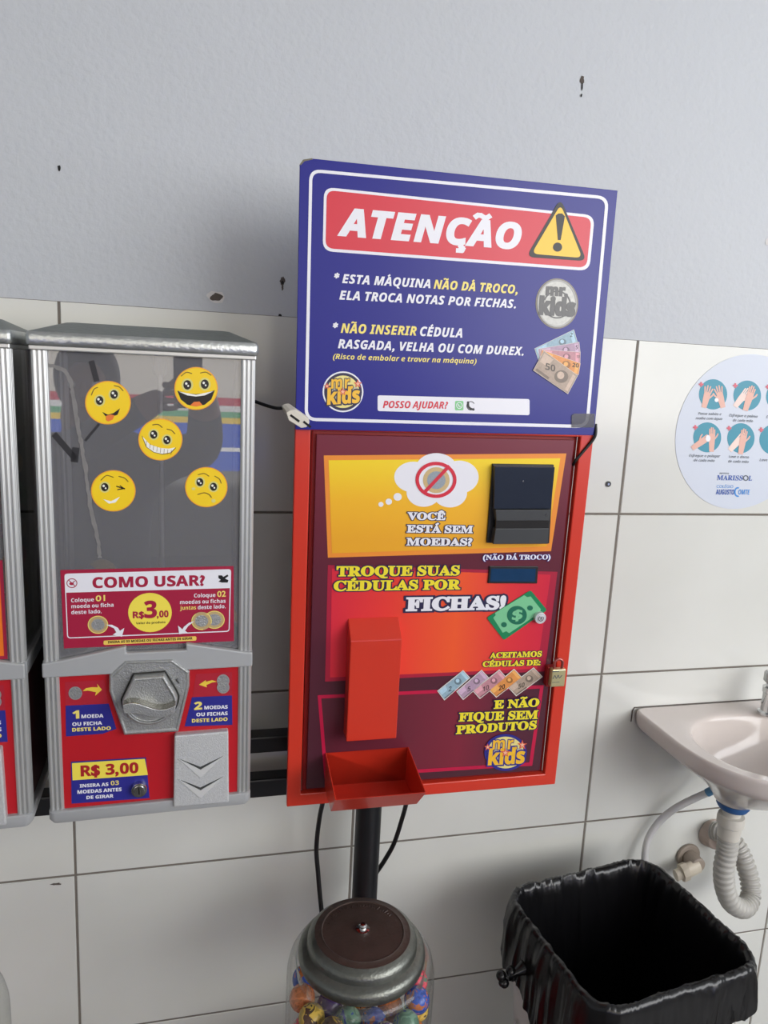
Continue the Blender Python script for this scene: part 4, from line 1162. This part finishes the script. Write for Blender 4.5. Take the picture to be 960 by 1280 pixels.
# socket on the end of a lead, tucked by the sign corner
pc = at(370, 519, -.240)
XM = Matrix.Translation(pc) @ Matrix.Rotation(rad(33), 4, 'Y')
sk = empty('cable_socket', XM, 'dirty white two hole cable socket wedged at the lower left sign corner', 'socket')
Ds = Dec(XM, cr(300, 480, 9.6))
front = [(555, 345), (600, 318), (665, 308), (830, 425), (835, 470), (800, 520), (735, 530), (585, 440)]
bm = new(); fl = [tuple(Ds.L(*p, 0)) for p in front]
c_ = sum((Vector(p) for p in fl), Vector((0, 0)))/len(fl)
sh = Ds.L(600, 380, 0) - Ds.L(690, 415, 0)
back = [(p[0], p[1]) for p in fl]
loft(bm, [[(x, 0, z) for x, z in fl], [(x - .002, .008, z + .002) for x, z in fl], [(c_.x + (x - c_.x)*.8 - .012, .024, c_.y + (z - c_.y)*.8 + .004) for x, z in fl]], True, True, True)
obj('socket_body', bm, mat('aged_white_plastic', (214, 208, 196), .45, noise=.1, nscale=80), sk, bevel=.001)
bm = new()
for a, b in (((605, 372), (712, 450)), ((762, 450), (850, 520))):
    A, B = Ds.L(*a, 0), Ds.L(*b, 0); n_ = Vector((-(B-A).y, (B-A).x)).normalized()*.0015
    prism(bm, [tuple(A + n_), tuple(B + n_), tuple(B - n_), tuple(A - n_)], -.0006, .001)
obj('pin_hole', bm, M_dark, sk)

# ------------------------------------------------------------------ gumball machines
glass_mat('jar_glass', (.95, .96, .95), .03, (.6, .6, .58), 1.45, .01)
M_lidz = mat('aged_lid_zinc', (118, 120, 114), .36, .85, noise=.25, nscale=120, bump=.3, bscale=300)
M_rust = mat('rusty_brown_lid', (78, 65, 60), .42, .35, noise=.3, nscale=50, bump=.3, bscale=160)
M_gred = mat('gumball_stand_red', (170, 30, 34), .35, noise=.05)
ZJ = .40
def gumball_machine(x, y, label, ring_col=None):
    root = empty('gumball_machine', (x, y, FLOOR), label, 'gumball machine', 'round glass gumball machines')
    z = lambda v: v - FLOOR
    bm = new(); lathe(bm, [(.10, z(.30)), (.112, z(.315)), (.113, z(.36)), (.113, z(.545)), (.1122, z(.562)), (.109, z(.576)), (.1045, z(.5835)), (.1005, z(.585)), (.0985, z(.581)), (.0985, z(.562)), (.096, z(.559)), (.0945, z(.562))], 72)
    obj('glass_jar', bm, MATS['jar_glass'], root, smooth=40)
    bm = new(); lathe(bm, [(.0935, z(.580)), (.0955, z(.583)), (.0968, z(.590)), (.0955, z(.597)), (.091, z(.6015)), (.0865, z(.603)), (.0838, z(.6042)), (.0834, z(.611)), (.0815, z(.616)), (.077, z(.620)), (.0725, z(.6225)), (.0705, z(.622))], 72, (0, 0, 0), True, False)
    lid = obj('lid', bm, M_lidz, root, smooth=35)
    bm = new(); lathe(bm, [(.0728, z(.620)), (.0725, z(.6234)), (.064, z(.6242)), (.0625, z(.6252)), (.061, z(.6242)), (.03, z(.6252)), (.0001, z(.6256))], 72, (0, 0, 0), True, False)
    disc = obj('lid_plate', bm, M_rust, lid, smooth=35, label='rusty brown lid plate')
    # worn raised lettering around the plate, seen only as scratches
    bm = new(); rnd = random.Random(5)
    for k in range(26):
        a = rad(25 + k*5.2 + rnd.uniform(-1, 1)); r0 = .049 + rnd.uniform(0, .003); r1 = r0 + rnd.uniform(.003, .007)
        tube(bm, [(r0*math.cos(a), r0*math.sin(a), z(.6249)), (r1*math.cos(a + rnd.uniform(-.06, .06)), r1*math.sin(a), z(.6247))], .0007, 5)
    obj('worn_relief', bm, M_rust, disc)
    bm = new(); lathe(bm, [(.0105, z(.625)), (.0105, z(.6275)), (.006, z(.6285)), (.006, z(.633)), (.004, z(.635)), (.0001, z(.6352))], 24, (0, 0, 0), True, False); obj('center_nut', bm, M_chrome, lid, smooth=35)
    bm = new(); lathe(bm, [(.08, z(.10)), (.105, z(.12)), (.115, z(.29)), (.118, z(.305)), (.1, z(.31))], 48, (0, 0, 0), True, True); obj('dispenser_body', bm, M_gred, root, smooth=40)
    bm = new(); lathe(bm, [(.14, 0), (.14, .012), (.03, .03), (.022, .05), (.022, z(.101))], 40, (0, 0, 0), True, True); obj('stand', bm, M_bsteel, root, smooth=40)
    return root
GJ = (.456, -.305)
gumball_machine(GJ[0], GJ[1], 'glass gumball machine with a rusty brown lid below the coin tray')
GL = (-.153, -.30)
gumball_machine(GL[0], GL[1], 'empty looking gumball machine at the left edge, only its glass rim in view')
# balls in the jar
BC = {'pink': (196, 70, 84), 'brown': (84, 64, 50), 'purple': (70, 50, 100), 'blue': (44, 74, 160), 'yellow': (200, 166, 70), 'red': (190, 56, 58), 'cream': (190, 182, 156), 'green': (96, 130, 110), 'orange': (196, 112, 60)}
def ball_mat(nm, c1, c2, c3):
    m = bpy.data.materials.new('ball_' + nm); m.use_nodes = True
    nt = m.node_tree; N = nt.nodes; L = nt.links; b = N['Principled BSDF']; b.inputs['Roughness'].default_value = .25
    tc = N.new('ShaderNodeTexCoord'); nz = N.new('ShaderNodeTexNoise'); nz.inputs['Scale'].default_value = 55; nz.inputs['Distortion'].default_value = 1.2
    L.new(tc.outputs['Object'], nz.inputs['Vector']); cr_ = N.new('ShaderNodeValToRGB'); cr_.color_ramp.interpolation = 'CONSTANT'; e = cr_.color_ramp.elements
    e.new(.5); 
    for el, p, c in zip(e, (0, .47, .58), (c1, c2, c3)): el.position = p; el.color = rgb(*c)
    L.new(nz.outputs['Fac'], cr_.inputs[0]); L.new(cr_.outputs[0], b.inputs['Base Color']); return m
BALLM = {}
def balls():
    rnd = random.Random(11); r = .0195
    pts = []
    for layer in range(2):
        zc = .510 - layer*.034
        for ring, (R, n) in enumerate(((.089, 14), (.05, 8), (.0, 1))):
            for i in range(n):
                a = 2*PI*(i + .5*layer + .3*ring)/n
                if layer == 1 and math.sin(a) > .1: continue
                pts.append((GJ[0] + R*math.cos(a) , GJ[1] + R*math.sin(a), zc + rnd.uniform(-.004, .006) + (.01 if ring == 0 else 0)))
    names = list(BC)
    bm = sphere(r, 20, 12)
    for f in bm.faces: f.smooth = True
    base = bpy.data.meshes.new('bouncy_ball'); bm.to_mesh(base); bm.free()
    for nm in names:
        c = BC[nm]; o2 = BC[rnd.choice(names)]
        BALLM[nm] = base.copy(); BALLM[nm].materials.append(ball_mat(nm, c, tuple(min(255, int(v*1.15) + 8) for v in c), o2))
    for k, p in enumerate(pts):
        nm = names[(k*5 + k//9) % len(names)]
        o = bpy.data.objects.new('bouncy_ball', BALLM[nm]); COL.objects.link(o); o.location = p; o.rotation_euler = (rnd.uniform(0, 6), rnd.uniform(0, 6), 0)
        tag(o, '%s patterned bouncy ball in the glass jar under the red machine' % nm, 'ball', 'bouncy balls in the glass jar')
balls()

# ------------------------------------------------------------------ trash bin with a black bag
ZB = .52
BINC = Vector((.947, -.257)); BYAW = 7.5
def rrect(hx, hy, r, n=10):
    out = []
    for cx, cy, a0 in ((hx - r, hy - r, 0), (-hx + r, hy - r, 90), (-hx + r, -hy + r, 180), (hx - r, -hy + r, 270)):
        for j in range(n + 1): a = rad(a0 + 90*j/n); out.append((cx + r*math.cos(a), cy + r*math.sin(a)))
    return out
def resample(P, n):
    P = [Vector(p) for p in P] + [Vector(P[0])]; L_ = [0]
    for a, b in zip(P, P[1:]): L_.append(L_[-1] + (b - a).length)
    out = []; j = 0
    for i in range(n):
        s_ = L_[-1]*i/n
        while L_[j+1] < s_: j += 1
        t = (s_ - L_[j])/(L_[j+1] - L_[j]); out.append(P[j].lerp(P[j+1], t))
    return out
HX, HY, RC = .166, .145, .05
binM = Matrix.Translation((BINC.x, BINC.y, FLOOR)) @ Matrix.Rotation(rad(BYAW), 4, 'Z')
tb = empty('trash_bin', binM, 'white slotted plastic trash bin under the sink, lined with a black bag', 'trash bin')
def bin_body():
    H = ZB - FLOOR; n = 160; rows = 33; bm = new(); G = []
    for j in range(rows + 1):
        v = j/rows; k = .74 + .26*v
        G.append([bm.verts.new((p.x*k, p.y*k, H*v*.985)) for p in resample(rrect(HX, HY, RC), n)])
    for j in range(rows):
        for i in range(n):
            if 3 <= j % 11 <= 9 and 3 < j < rows - 2 and i % 4 in (1, 2): continue
            bm.faces.new((G[j][i], G[j][(i+1) % n], G[j+1][(i+1) % n], G[j+1][i]))
    bm.faces.new(G[0][::-1])
    o = obj('basket', bm, mat('white_bin_plastic', (212, 210, 206), .45, noise=.03), tb, smooth=50)
    m = o.modifiers.new('wall', 'SOLIDIFY'); m.thickness = .0025; m.offset = -1
bin_body()
bag = empty('bin_bag', binM, 'shiny black plastic bag folded over the rim of the white bin', 'trash bag')
def bag_mesh():
    H = ZB - FLOOR; n = 420; bm = new(); rnd = random.Random(3)
    from mathutils import noise
    base = resample(rrect(HX, HY, RC), n)
    prof = []   # (scale offset outwards m, height from rim, wrinkle amplitude)
    prof = [(.011, -1.0, 1.0), (.011, -.85, 1.0), (.0105, -.68, .95), (.010, -.5, .9), (.009, -.33, .8), (.0075, -.18, .6), (.006, -.08, .45), (.0045, -.02, .3), (.0015, .004, .3), (-.004, .005, .35), (-.0085, -.004, .5), (-.012, -.02, .8),
            (-.015, -.045, 1.0), (-.019, -.08, 1.0), (-.025, -.13, 1.0), (-.036, -.2, 1.0), (-.05, -.3, 1.0), (-.06, -.4, 1.0), (-.07, -.5, .8)]
    ctr = []
    rings = []
    for k, (off, dz, amp) in enumerate(prof):
        ring = []
        for i, p in enumerate(base):
            a, b = base[i-1], base[(i+1) % n]; t = (b - a).normalized(); nn = Vector((t.y, -t.x))
            nrm = nn if nn.dot(p) > 0 else -nn
            u = i/n*2*PI
            cu, su = math.cos(u), math.sin(u)
            hem = 1.0
            if off > .003:
                dc = math.hypot(p.x + HX*.9, p.y + HY)
                hem = .075 + .17*math.exp(-(dc/.14)**2) + (.03 if p.x < -HX*.8 else 0) + .018*noise.noise(Vector((cu*5, su*5, 4.2)))
            ddz = dz*hem if off > .003 else dz
            ridge = 1 - abs(noise.noise(Vector((cu*8 + ddz*9, su*8 - ddz*7, ddz*12 + 3))))*2
            ridge2 = 1 - abs(noise.noise(Vector((cu*24 - ddz*14, su*24, ddz*20 + 9))))*2
            w = (noise.noise(Vector((cu*7, su*7, ddz*9)))*.006 + max(0, ridge)**2*.005 + max(0, ridge2)**3*.0015)*amp
            q = p + nrm*(off + (abs(w) if off > 0 else -abs(w)))
            zz = H + ddz + (max(0, ridge2)**3*.0015 + noise.noise(Vector((cu*9, su*9, 1.2)))*.003)*(1 if abs(ddz) < .03 else 0)
            # the front left corner sags
            ring.append((q.x, q.y, zz))
        rings.append(ring)
    loft(bm, rings, True, False, True)
    o = obj('bag', bm, mat('black_bag_plastic', (15, 15, 17), .25, noise=.1, nscale=80, bump=.45, bscale=38), bag, smooth=70)
bag_mesh()
pk = binM.inverted() @ atz(640, 1217, ZB - .075)
bm = new(); rnd = random.Random(2)
for k in range(7):
    a = rnd.uniform(0, 6.28); e = rnd.uniform(.006, .014)
    b2 = sphere(.0075 + rnd.uniform(-.002, .003), 12, 8)
    me_ = bpy.data.meshes.new('t'); b2.to_mesh(me_); b2.free()
    vs0 = len(bm.verts); bm.from_mesh(me_); bm.verts.ensure_lookup_table()
    off = Vector((-.012 + e*math.cos(a), .4*e*math.sin(a), e*math.sin(a) - .004))
    for v in bm.verts[vs0:]: v.co += off
    bpy.data.meshes.remove(me_)
tube(bm, [(.024, 0, .006), (.008, 0, 0), (-.008, 0, -.002)], lambda i, n: (.013, .0065, .009)[i], 12)
kn = obj('knot', bm, MATS['black_bag_plastic'], bag, smooth=60); kn.location = pk

# ------------------------------------------------------------------ sink
SX, SZ = 1.282, .803
sink = empty('wall_sink', (SX, 0, SZ), 'small white ceramic sink on the wall above the trash bin', 'sink')
M_cer = mat('white_ceramic', (212, 203, 198), .12, noise=.015, nscale=6, spec=.55)
def sink_mesh():
    bm = new(); n = 96
    bc = (0.0, -.17)
    def ray_outer(t, hx=.200, back=0.0, dep=.212, cy=-.118, e=2.5):
        dx, dy = math.cos(t), math.sin(t)
        lo, hi = 0, .6
        def inside(x, y):
            if y > back: return False
            if abs(x) > hx: return False
            if y > cy: return abs(x) <= hx
            return (abs(x)/hx)**e + (abs(y - cy)/dep)**e <= 1
        for _ in range(40):
            m_ = (lo + hi)/2
            if inside(bc[0] + dx*m_, bc[1] + dy*m_): lo = m_
            else: hi = m_
        return lo
    T = [2*PI*i/n for i in range(n)]
    out = [ray_outer(t) for t in T]
    outer = [(bc[0] + r*math.cos(t), bc[1] + r*math.sin(t)) for r, t in zip(out, T)]
    def sup(t, rx, ry, e): 
        return (abs(math.cos(t)/rx)**e + abs(math.sin(t)/ry)**e)**(-1/e)
    def ring_in(rx, ry, cx, cy, z, e=2.3): return [(cx + sup(t, rx, ry, e)*math.cos(t), cy + sup(t, rx, ry, e)*math.sin(t), z) for t in T]
    def ring_out(k, z, dback=0):
        R_ = []
        for x, y in outer:
            R_.append((bc[0] + (x - bc[0])*k, min(bc[1] + (y - bc[1])*k, -.001) if k < 1 else min(y, -.0005), z))
        return R_
    D_ = (-.055, -.15)
    rings = [ring_in(.034, .034, D_[0], D_[1], -.136, 2), ring_in(.038, .038, D_[0], D_[1], -.126, 2), ring_in(.075, .068, -.025, -.155, -.112, 2.1), ring_in(.135, .112, 0, -.165, -.078, 2.3)]
    rings += [ring_out(.93, -.043), ring_out(.975, -.036), ring_out(.992, -.026), ring_out(.998, -.008), ring_out(.992, -.002), ring_out(.975, 0.0005), ring_out(.955, -.001)]
    rings += [ring_in(.157, .128, 0, -.172, -.003, 2.3), ring_in(.151, .122, 0, -.172, -.008, 2.3), ring_in(.146, .116, -.002, -.172, -.035), ring_in(.128, .101, -.008, -.168, -.072), ring_in(.085, .072, -.03, -.16, -.098, 2), ring_in(.022, .022, D_[0], D_[1], -.106, 2)]
    loft(bm, rings, True, True, True)
    o = obj('basin', bm, M_cer, sink, smooth=60)
    m = o.modifiers.new('sub', 'SUBSURF'); m.levels = 1; m.render_levels = 2
    bm = new(); lathe(bm, [(.021, -.1055), (.021, -.1025), (.016, -.1025), (.015, -.1055)], 28, (D_[0], D_[1], 0), True, True); obj('drain_ring', bm, M_chrome, sink, smooth=40)
    bm = new(); lathe(bm, [(.012, -.150), (.027, -.147), (.031, -.140), (.0305, -.1345), (.012, -.1345)], 32, (D_[0], D_[1], 0), True, True); obj('gasket', bm, mat('blue_gasket', (46, 92, 150), .45), sink, smooth=40, label='blue rubber gasket')
    return Vector((SX + D_[0], D_[1], SZ - .150))
DR = sink_mesh()
# dark sealant line where the sink meets the wall
bm = new(); tube(bm, [(-.2005, -.0015, -.03), (-.2, -.0015, -.006), (-.196, -.0012, .0005), (.2, -.0012, .0005)], .0012, 6); obj('sealant_line', bm, mat('old_sealant', (92, 84, 78), .8), sink)

# tap
FX = at(958, 906, -.062)
tap = empty('tap', (FX.x, -.062, SZ - .0005), 'chrome tap standing at the back of the sink', 'tap')
bm = new(); lathe(bm, [(.021, 0), (.021, .004), (.016, .007), (.0155, .045), (.0175, .047), (.0175, .058), (.012, .06), (.012, .066)], 32, (0, 0, 0), True, True); obj('tap_body', bm, M_chrome, tap, smooth=30)
bm = new(); lathe(bm, [(.0135, .066), (.0185, .070), (.0185, .088), (.015, .092), (.0001, .093)], 8, (0, 0, 0), True, False); obj('tap_handle', bm, M_steel, tap, bevel=.0008)
bm = new(); tube(bm, catmull([(0, -.012, .034), (0, -.05, .044), (0, -.085, .046), (0, -.105, .036), (0, -.108, .026)], 6), .0085, 16); obj('spout', bm, M_chrome, tap, smooth=40)

# drain trap: collar and corrugated hose
trap = empty('drain_trap', DR, 'pale corrugated drain hose looping below the sink', 'drain pipe')
M_pipe = mat('white_pvc', (206, 202, 192), .42, noise=.08, nscale=60)
M_hose = mat('grey_corrugated_hose', (178, 176, 170), .45, noise=.08, nscale=60)
bm = new(); lathe(bm, [(.017, .0), (.017, -.012), (.024, -.013), (.0255, -.02), (.0255, -.032), (.022, -.035), (.021, -.06), (.019, -.062)], 24, (0, 0, 0), True, True); obj('collar', bm, M_pipe, trap, smooth=30)
W0 = DR + Vector((0, 0, -.058))
pts = [W0, at(909, 1062, DR.y), at(905, 1085, -.15), at(906, 1108, -.148), at(914, 1128, -.14), at(929, 1135, -.125), at(938, 1122, -.105), at(937, 1100, -.09), at(930, 1076, -.075), at(920, 1056, -.058), at(905, 1043, -.042), at(892, 1038, -.02)]
path = catmull([tuple(p - DR) for p in pts], 14)
bm = new(); tube(bm, path, lambda i, n: .0188 + (.0016 if (i//2) % 2 else -.0012), 20); obj('corrugated_hose', bm, M_hose, trap, smooth=25)
wf = at(889, 1040, 0) - DR
bm = new(); disc_y(bm, wf.x, wf.z, .034, -.028 - DR.y, -DR.y - .0005, 24, r1=.025); obj('wall_flange', bm, mat('pinkish_pvc', (186, 170, 160), .5, noise=.1), trap, bevel=.003)
# supply valve and hose
vv = at(861, 1083, -.03)
vl = empty('supply_valve', Matrix.Translation((vv.x, 0, vv.z)) @ Matrix.Diagonal((1.35, 1, 1.35, 1)), 'cream plastic water valve on the wall below the sink', 'valve')
bm = new(); disc_y(bm, .012, .004, .021, -.008, -.0005, 24); disc_y(bm, .012, .004, .013, -.04, -.008, 20); obj('elbow', bm, mat('brownish_pvc', (158, 146, 134), .5, noise=.15), vl, bevel=.002)
bm = new(); tube(bm, [(.014, -.034, .002), (-.012, -.036, -.006)], .0125, 18); tube(bm, [(-.006, -.036, -.004), (-.016, -.036, -.007)], .0155, 8); obj('valve_body', bm, mat('cream_pvc', (206, 196, 178), .45, noise=.08), vl, smooth=40)
bm = new(); tube(bm, [(-.012, -.036, -.006), (-.026, -.036, -.010)], .010, 14); obj('outlet_nut', bm, MATS['cream_pvc'], vl, smooth=30)
hz = [at(898, 984, -.07), at(884, 991, -.055), at(866, 999, -.04), at(845, 1010, -.03), at(826, 1025, -.022), at(813, 1043, -.022), at(807, 1062, -.03), at(806, 1085, -.04), at(809, 1110, -.045)]
bm = new(); tube(bm, catmull([tuple(p) for p in hz], 8), .0074, 14)
sh_ = obj('supply_hose', bm, mat('white_flexible_hose', (206, 206, 206), .4, noise=.04), smooth=60); tag(sh_, 'white flexible water hose curving from the sink down behind the bin', 'hose')
bm = new(); tube(bm, [tuple(at(898, 984, -.07)), tuple(at(884, 991, -.055))], .0084, 14); obj('blue_sleeve', bm, mat('blue_sleeve', (90, 140, 180), .45), sh_, smooth=40)

# ------------------------------------------------------------------ the photographer, seen only as a dark reflection in the clear panel
CM = cam.matrix_basis.copy()
phone = empty('phone', CM, 'black phone held up by the person facing the machines', 'phone')
bm = new(); box(bm, -.036, .040, -.128, .026, .010, .018); obj('phone_body', bm, M_blackp, phone, bevel=.003)
bm = new(); box(bm, -.034, .038, -.126, .024, .0180, .0184); obj('screen', bm, mat('phone_glass', (12, 12, 14), .1), phone)
def skinned(edges_pts, iters=1):
    """chains of (point, radius); later chains start on an existing point index"""
    bm = new(); vs = []; rr = []
    for ch in edges_pts:
        prev = None
        for it in ch:
            if isinstance(it, int): v = vs[it]
            else:
                v = bm.verts.new(it[0]); vs.append(v); rr.append(it[1])
            if prev is not None: bm.edges.new((prev, v))
            prev = v
    me = bpy.data.meshes.new('figure'); bm.to_mesh(me); bm.free()
    o = bpy.data.objects.new('figure', me); COL.objects.link(o)
    o.modifiers.new('skin', 'SKIN'); 
    for i, r in enumerate(rr): me.skin_vertices[0].data[i].radius = (r, r) if not isinstance(r, tuple) else r
    me.skin_vertices[0].data[0].use_root = True
    sb = o.modifiers.new('sub', 'SUBSURF'); sb.levels = 2; sb.render_levels = 2
    bpy.context.view_layer.update()
    m2 = bpy.data.meshes.new_from_object(o.evaluated_get(bpy.context.evaluated_depsgraph_get()))
    bpy.data.objects.remove(o); bpy.data.meshes.remove(me)
    return m2
def person():
    X0, Y0 = -.06, -1.55
    P = lambda dx, dy, z: (X0 + dx, Y0 + dy, z)
    hr = CM @ Vector((.052, -.085, .040)); hl = CM @ Vector((-.050, -.100, .040))
    body = [
        [(P(0, 0, .74), (.145, .10)), (P(0, 0, .92), (.18, .13)), (P(0, .0, 1.06), (.20, .13)), (P(0, 0, 1.15), (.16, .10)), (P(0, .005, 1.225), (.052, .052)), (P(0, .02, 1.30), (.07, .082)), (P(0, .02, 1.38), (.074, .09)), (P(0, .01, 1.445), (.045, .055))],
        [3, (P(.19, 0, 1.155), .075), (P(.33, .10, 1.20), .064), (tuple(hr.lerp(Vector(P(.33, .10, 1.20)), .16)), .042), (tuple(hr), .03)],
        [3, (P(-.19, 0, 1.155), .075), (P(-.2, .12, 1.10), .062), (tuple(hl.lerp(Vector(P(-.2, .12, 1.10)), .16)), .042), (tuple(hl), .03)],
        [0, (P(.095, 0, .66), .088), (P(.10, .02, .34), .058), (P(.105, -.01, .0), .040), (P(.11, .07, FLOOR + .035), .036), (P(.115, .15, FLOOR + .03), .030)],
        [0, (P(-.095, 0, .66), .088), (P(-.10, .02, .34), .058), (P(-.105, -.01, .0), .040), (P(-.11, .07, FLOOR + .035), .036), (P(-.115, .15, FLOOR + .03), .030)],
    ]
    me = skinned(body)
    bm = new(); bm.from_mesh(me); bpy.data.meshes.remove(me)
    # fingers: each a short chain rooted inside the palm, curled round the edge of the phone
    for side, hp in ((1, hr), (-1, hl)):
        for k in range(4):
            y = -.060 - .021*k if side > 0 else -.068 - .021*k
            ln = (.9, 1.0, .95, .8)[k]
            ch = [((.050*side, y, .036), .009), ((.060*side, y + .004, .014), .0085), ((.050*side, y + .006, .002), .008), ((.050*side - .030*ln*side, y + .008, .001), .0065)]
            m = skinned([[(tuple(CM @ Vector(p)), r) for p, r in ch]]); bm.from_mesh(m); bpy.data.meshes.remove(m)
        ch = [((.050*side, -.10, .045), .012), ((.040*side, -.072, .036), .0105), ((.022*side, -.052, .028), .0095), ((.010*side, -.042, .026), .008)]
        m = skinned([[(tuple(CM @ Vector(p)), r) for p, r in ch]]); bm.from_mesh(m); bpy.data.meshes.remove(m)
    hands = (Vector(hr), Vector(hl))
    for f in bm.faces:
        c = f.calc_center_median(); f.smooth = True
        if c.z > 1.235 and abs(c.x - X0) < .11 and c.y < Y0 + .13: f.material_index = 0
        elif min((c - h).length for h in hands) < .085: f.material_index = 0
        elif c.z < FLOOR + .075: f.material_index = 3
        elif c.z < .80: f.material_index = 2
        else: f.material_index = 1
    root = empty('person', (X0, Y0, FLOOR), 'person in a dark shirt holding up a phone, reflected in the clear machine panel', 'person')
    bm.transform(Matrix.Translation((-X0, -Y0, -FLOOR)))
    obj('body', bm, [mat('skin', (150, 106, 84), .5), mat('dark_shirt', (46, 48, 54), .8), mat('dark_trousers', (34, 36, 46), .8), mat('shoe', (28, 26, 26), .6)], root)
    hc = Vector((0, .015, 1.375 - FLOOR))
    bm = sphere(.105, 28, 18)
    for v in bm.verts:
        v.co.x *= .86; v.co.y *= 1.0; v.co.z *= 1.12
        if v.co.y > .045 and v.co.z < .05: v.co.y = .045
        v.co += hc + Vector((0, -.012, .018))
    for f in bm.faces: f.smooth = True
    obj('hair', bm, mat('dark_hair', (26, 22, 20), .6), root)
    for sx in (-1, 1):
        bm = sphere(.011, 12, 8)
        for f in bm.faces: f.smooth = True
        for v in bm.verts: v.co += hc + Vector((sx*.031, .088, 0))
        obj('eye', bm, mat('eye_white', (220, 218, 214), .2), root)
    bm = new(); tube(bm, [tuple(hc + Vector((0, .092, .006))), tuple(hc + Vector((0, .108, -.032))), tuple(hc + Vector((0, .094, -.040)))], lambda i, n: (.007, .013, .009)[i], 10); obj('nose', bm, MATS['skin'], root, smooth=60)
    bm = new(); tube(bm, [tuple(hc + Vector((-.024, .085, -.062))), tuple(hc + Vector((0, .093, -.063))), tuple(hc + Vector((.024, .085, -.062)))], .0055, 8); obj('mouth', bm, mat('lips', (150, 80, 72), .5), root, smooth=60)
person()
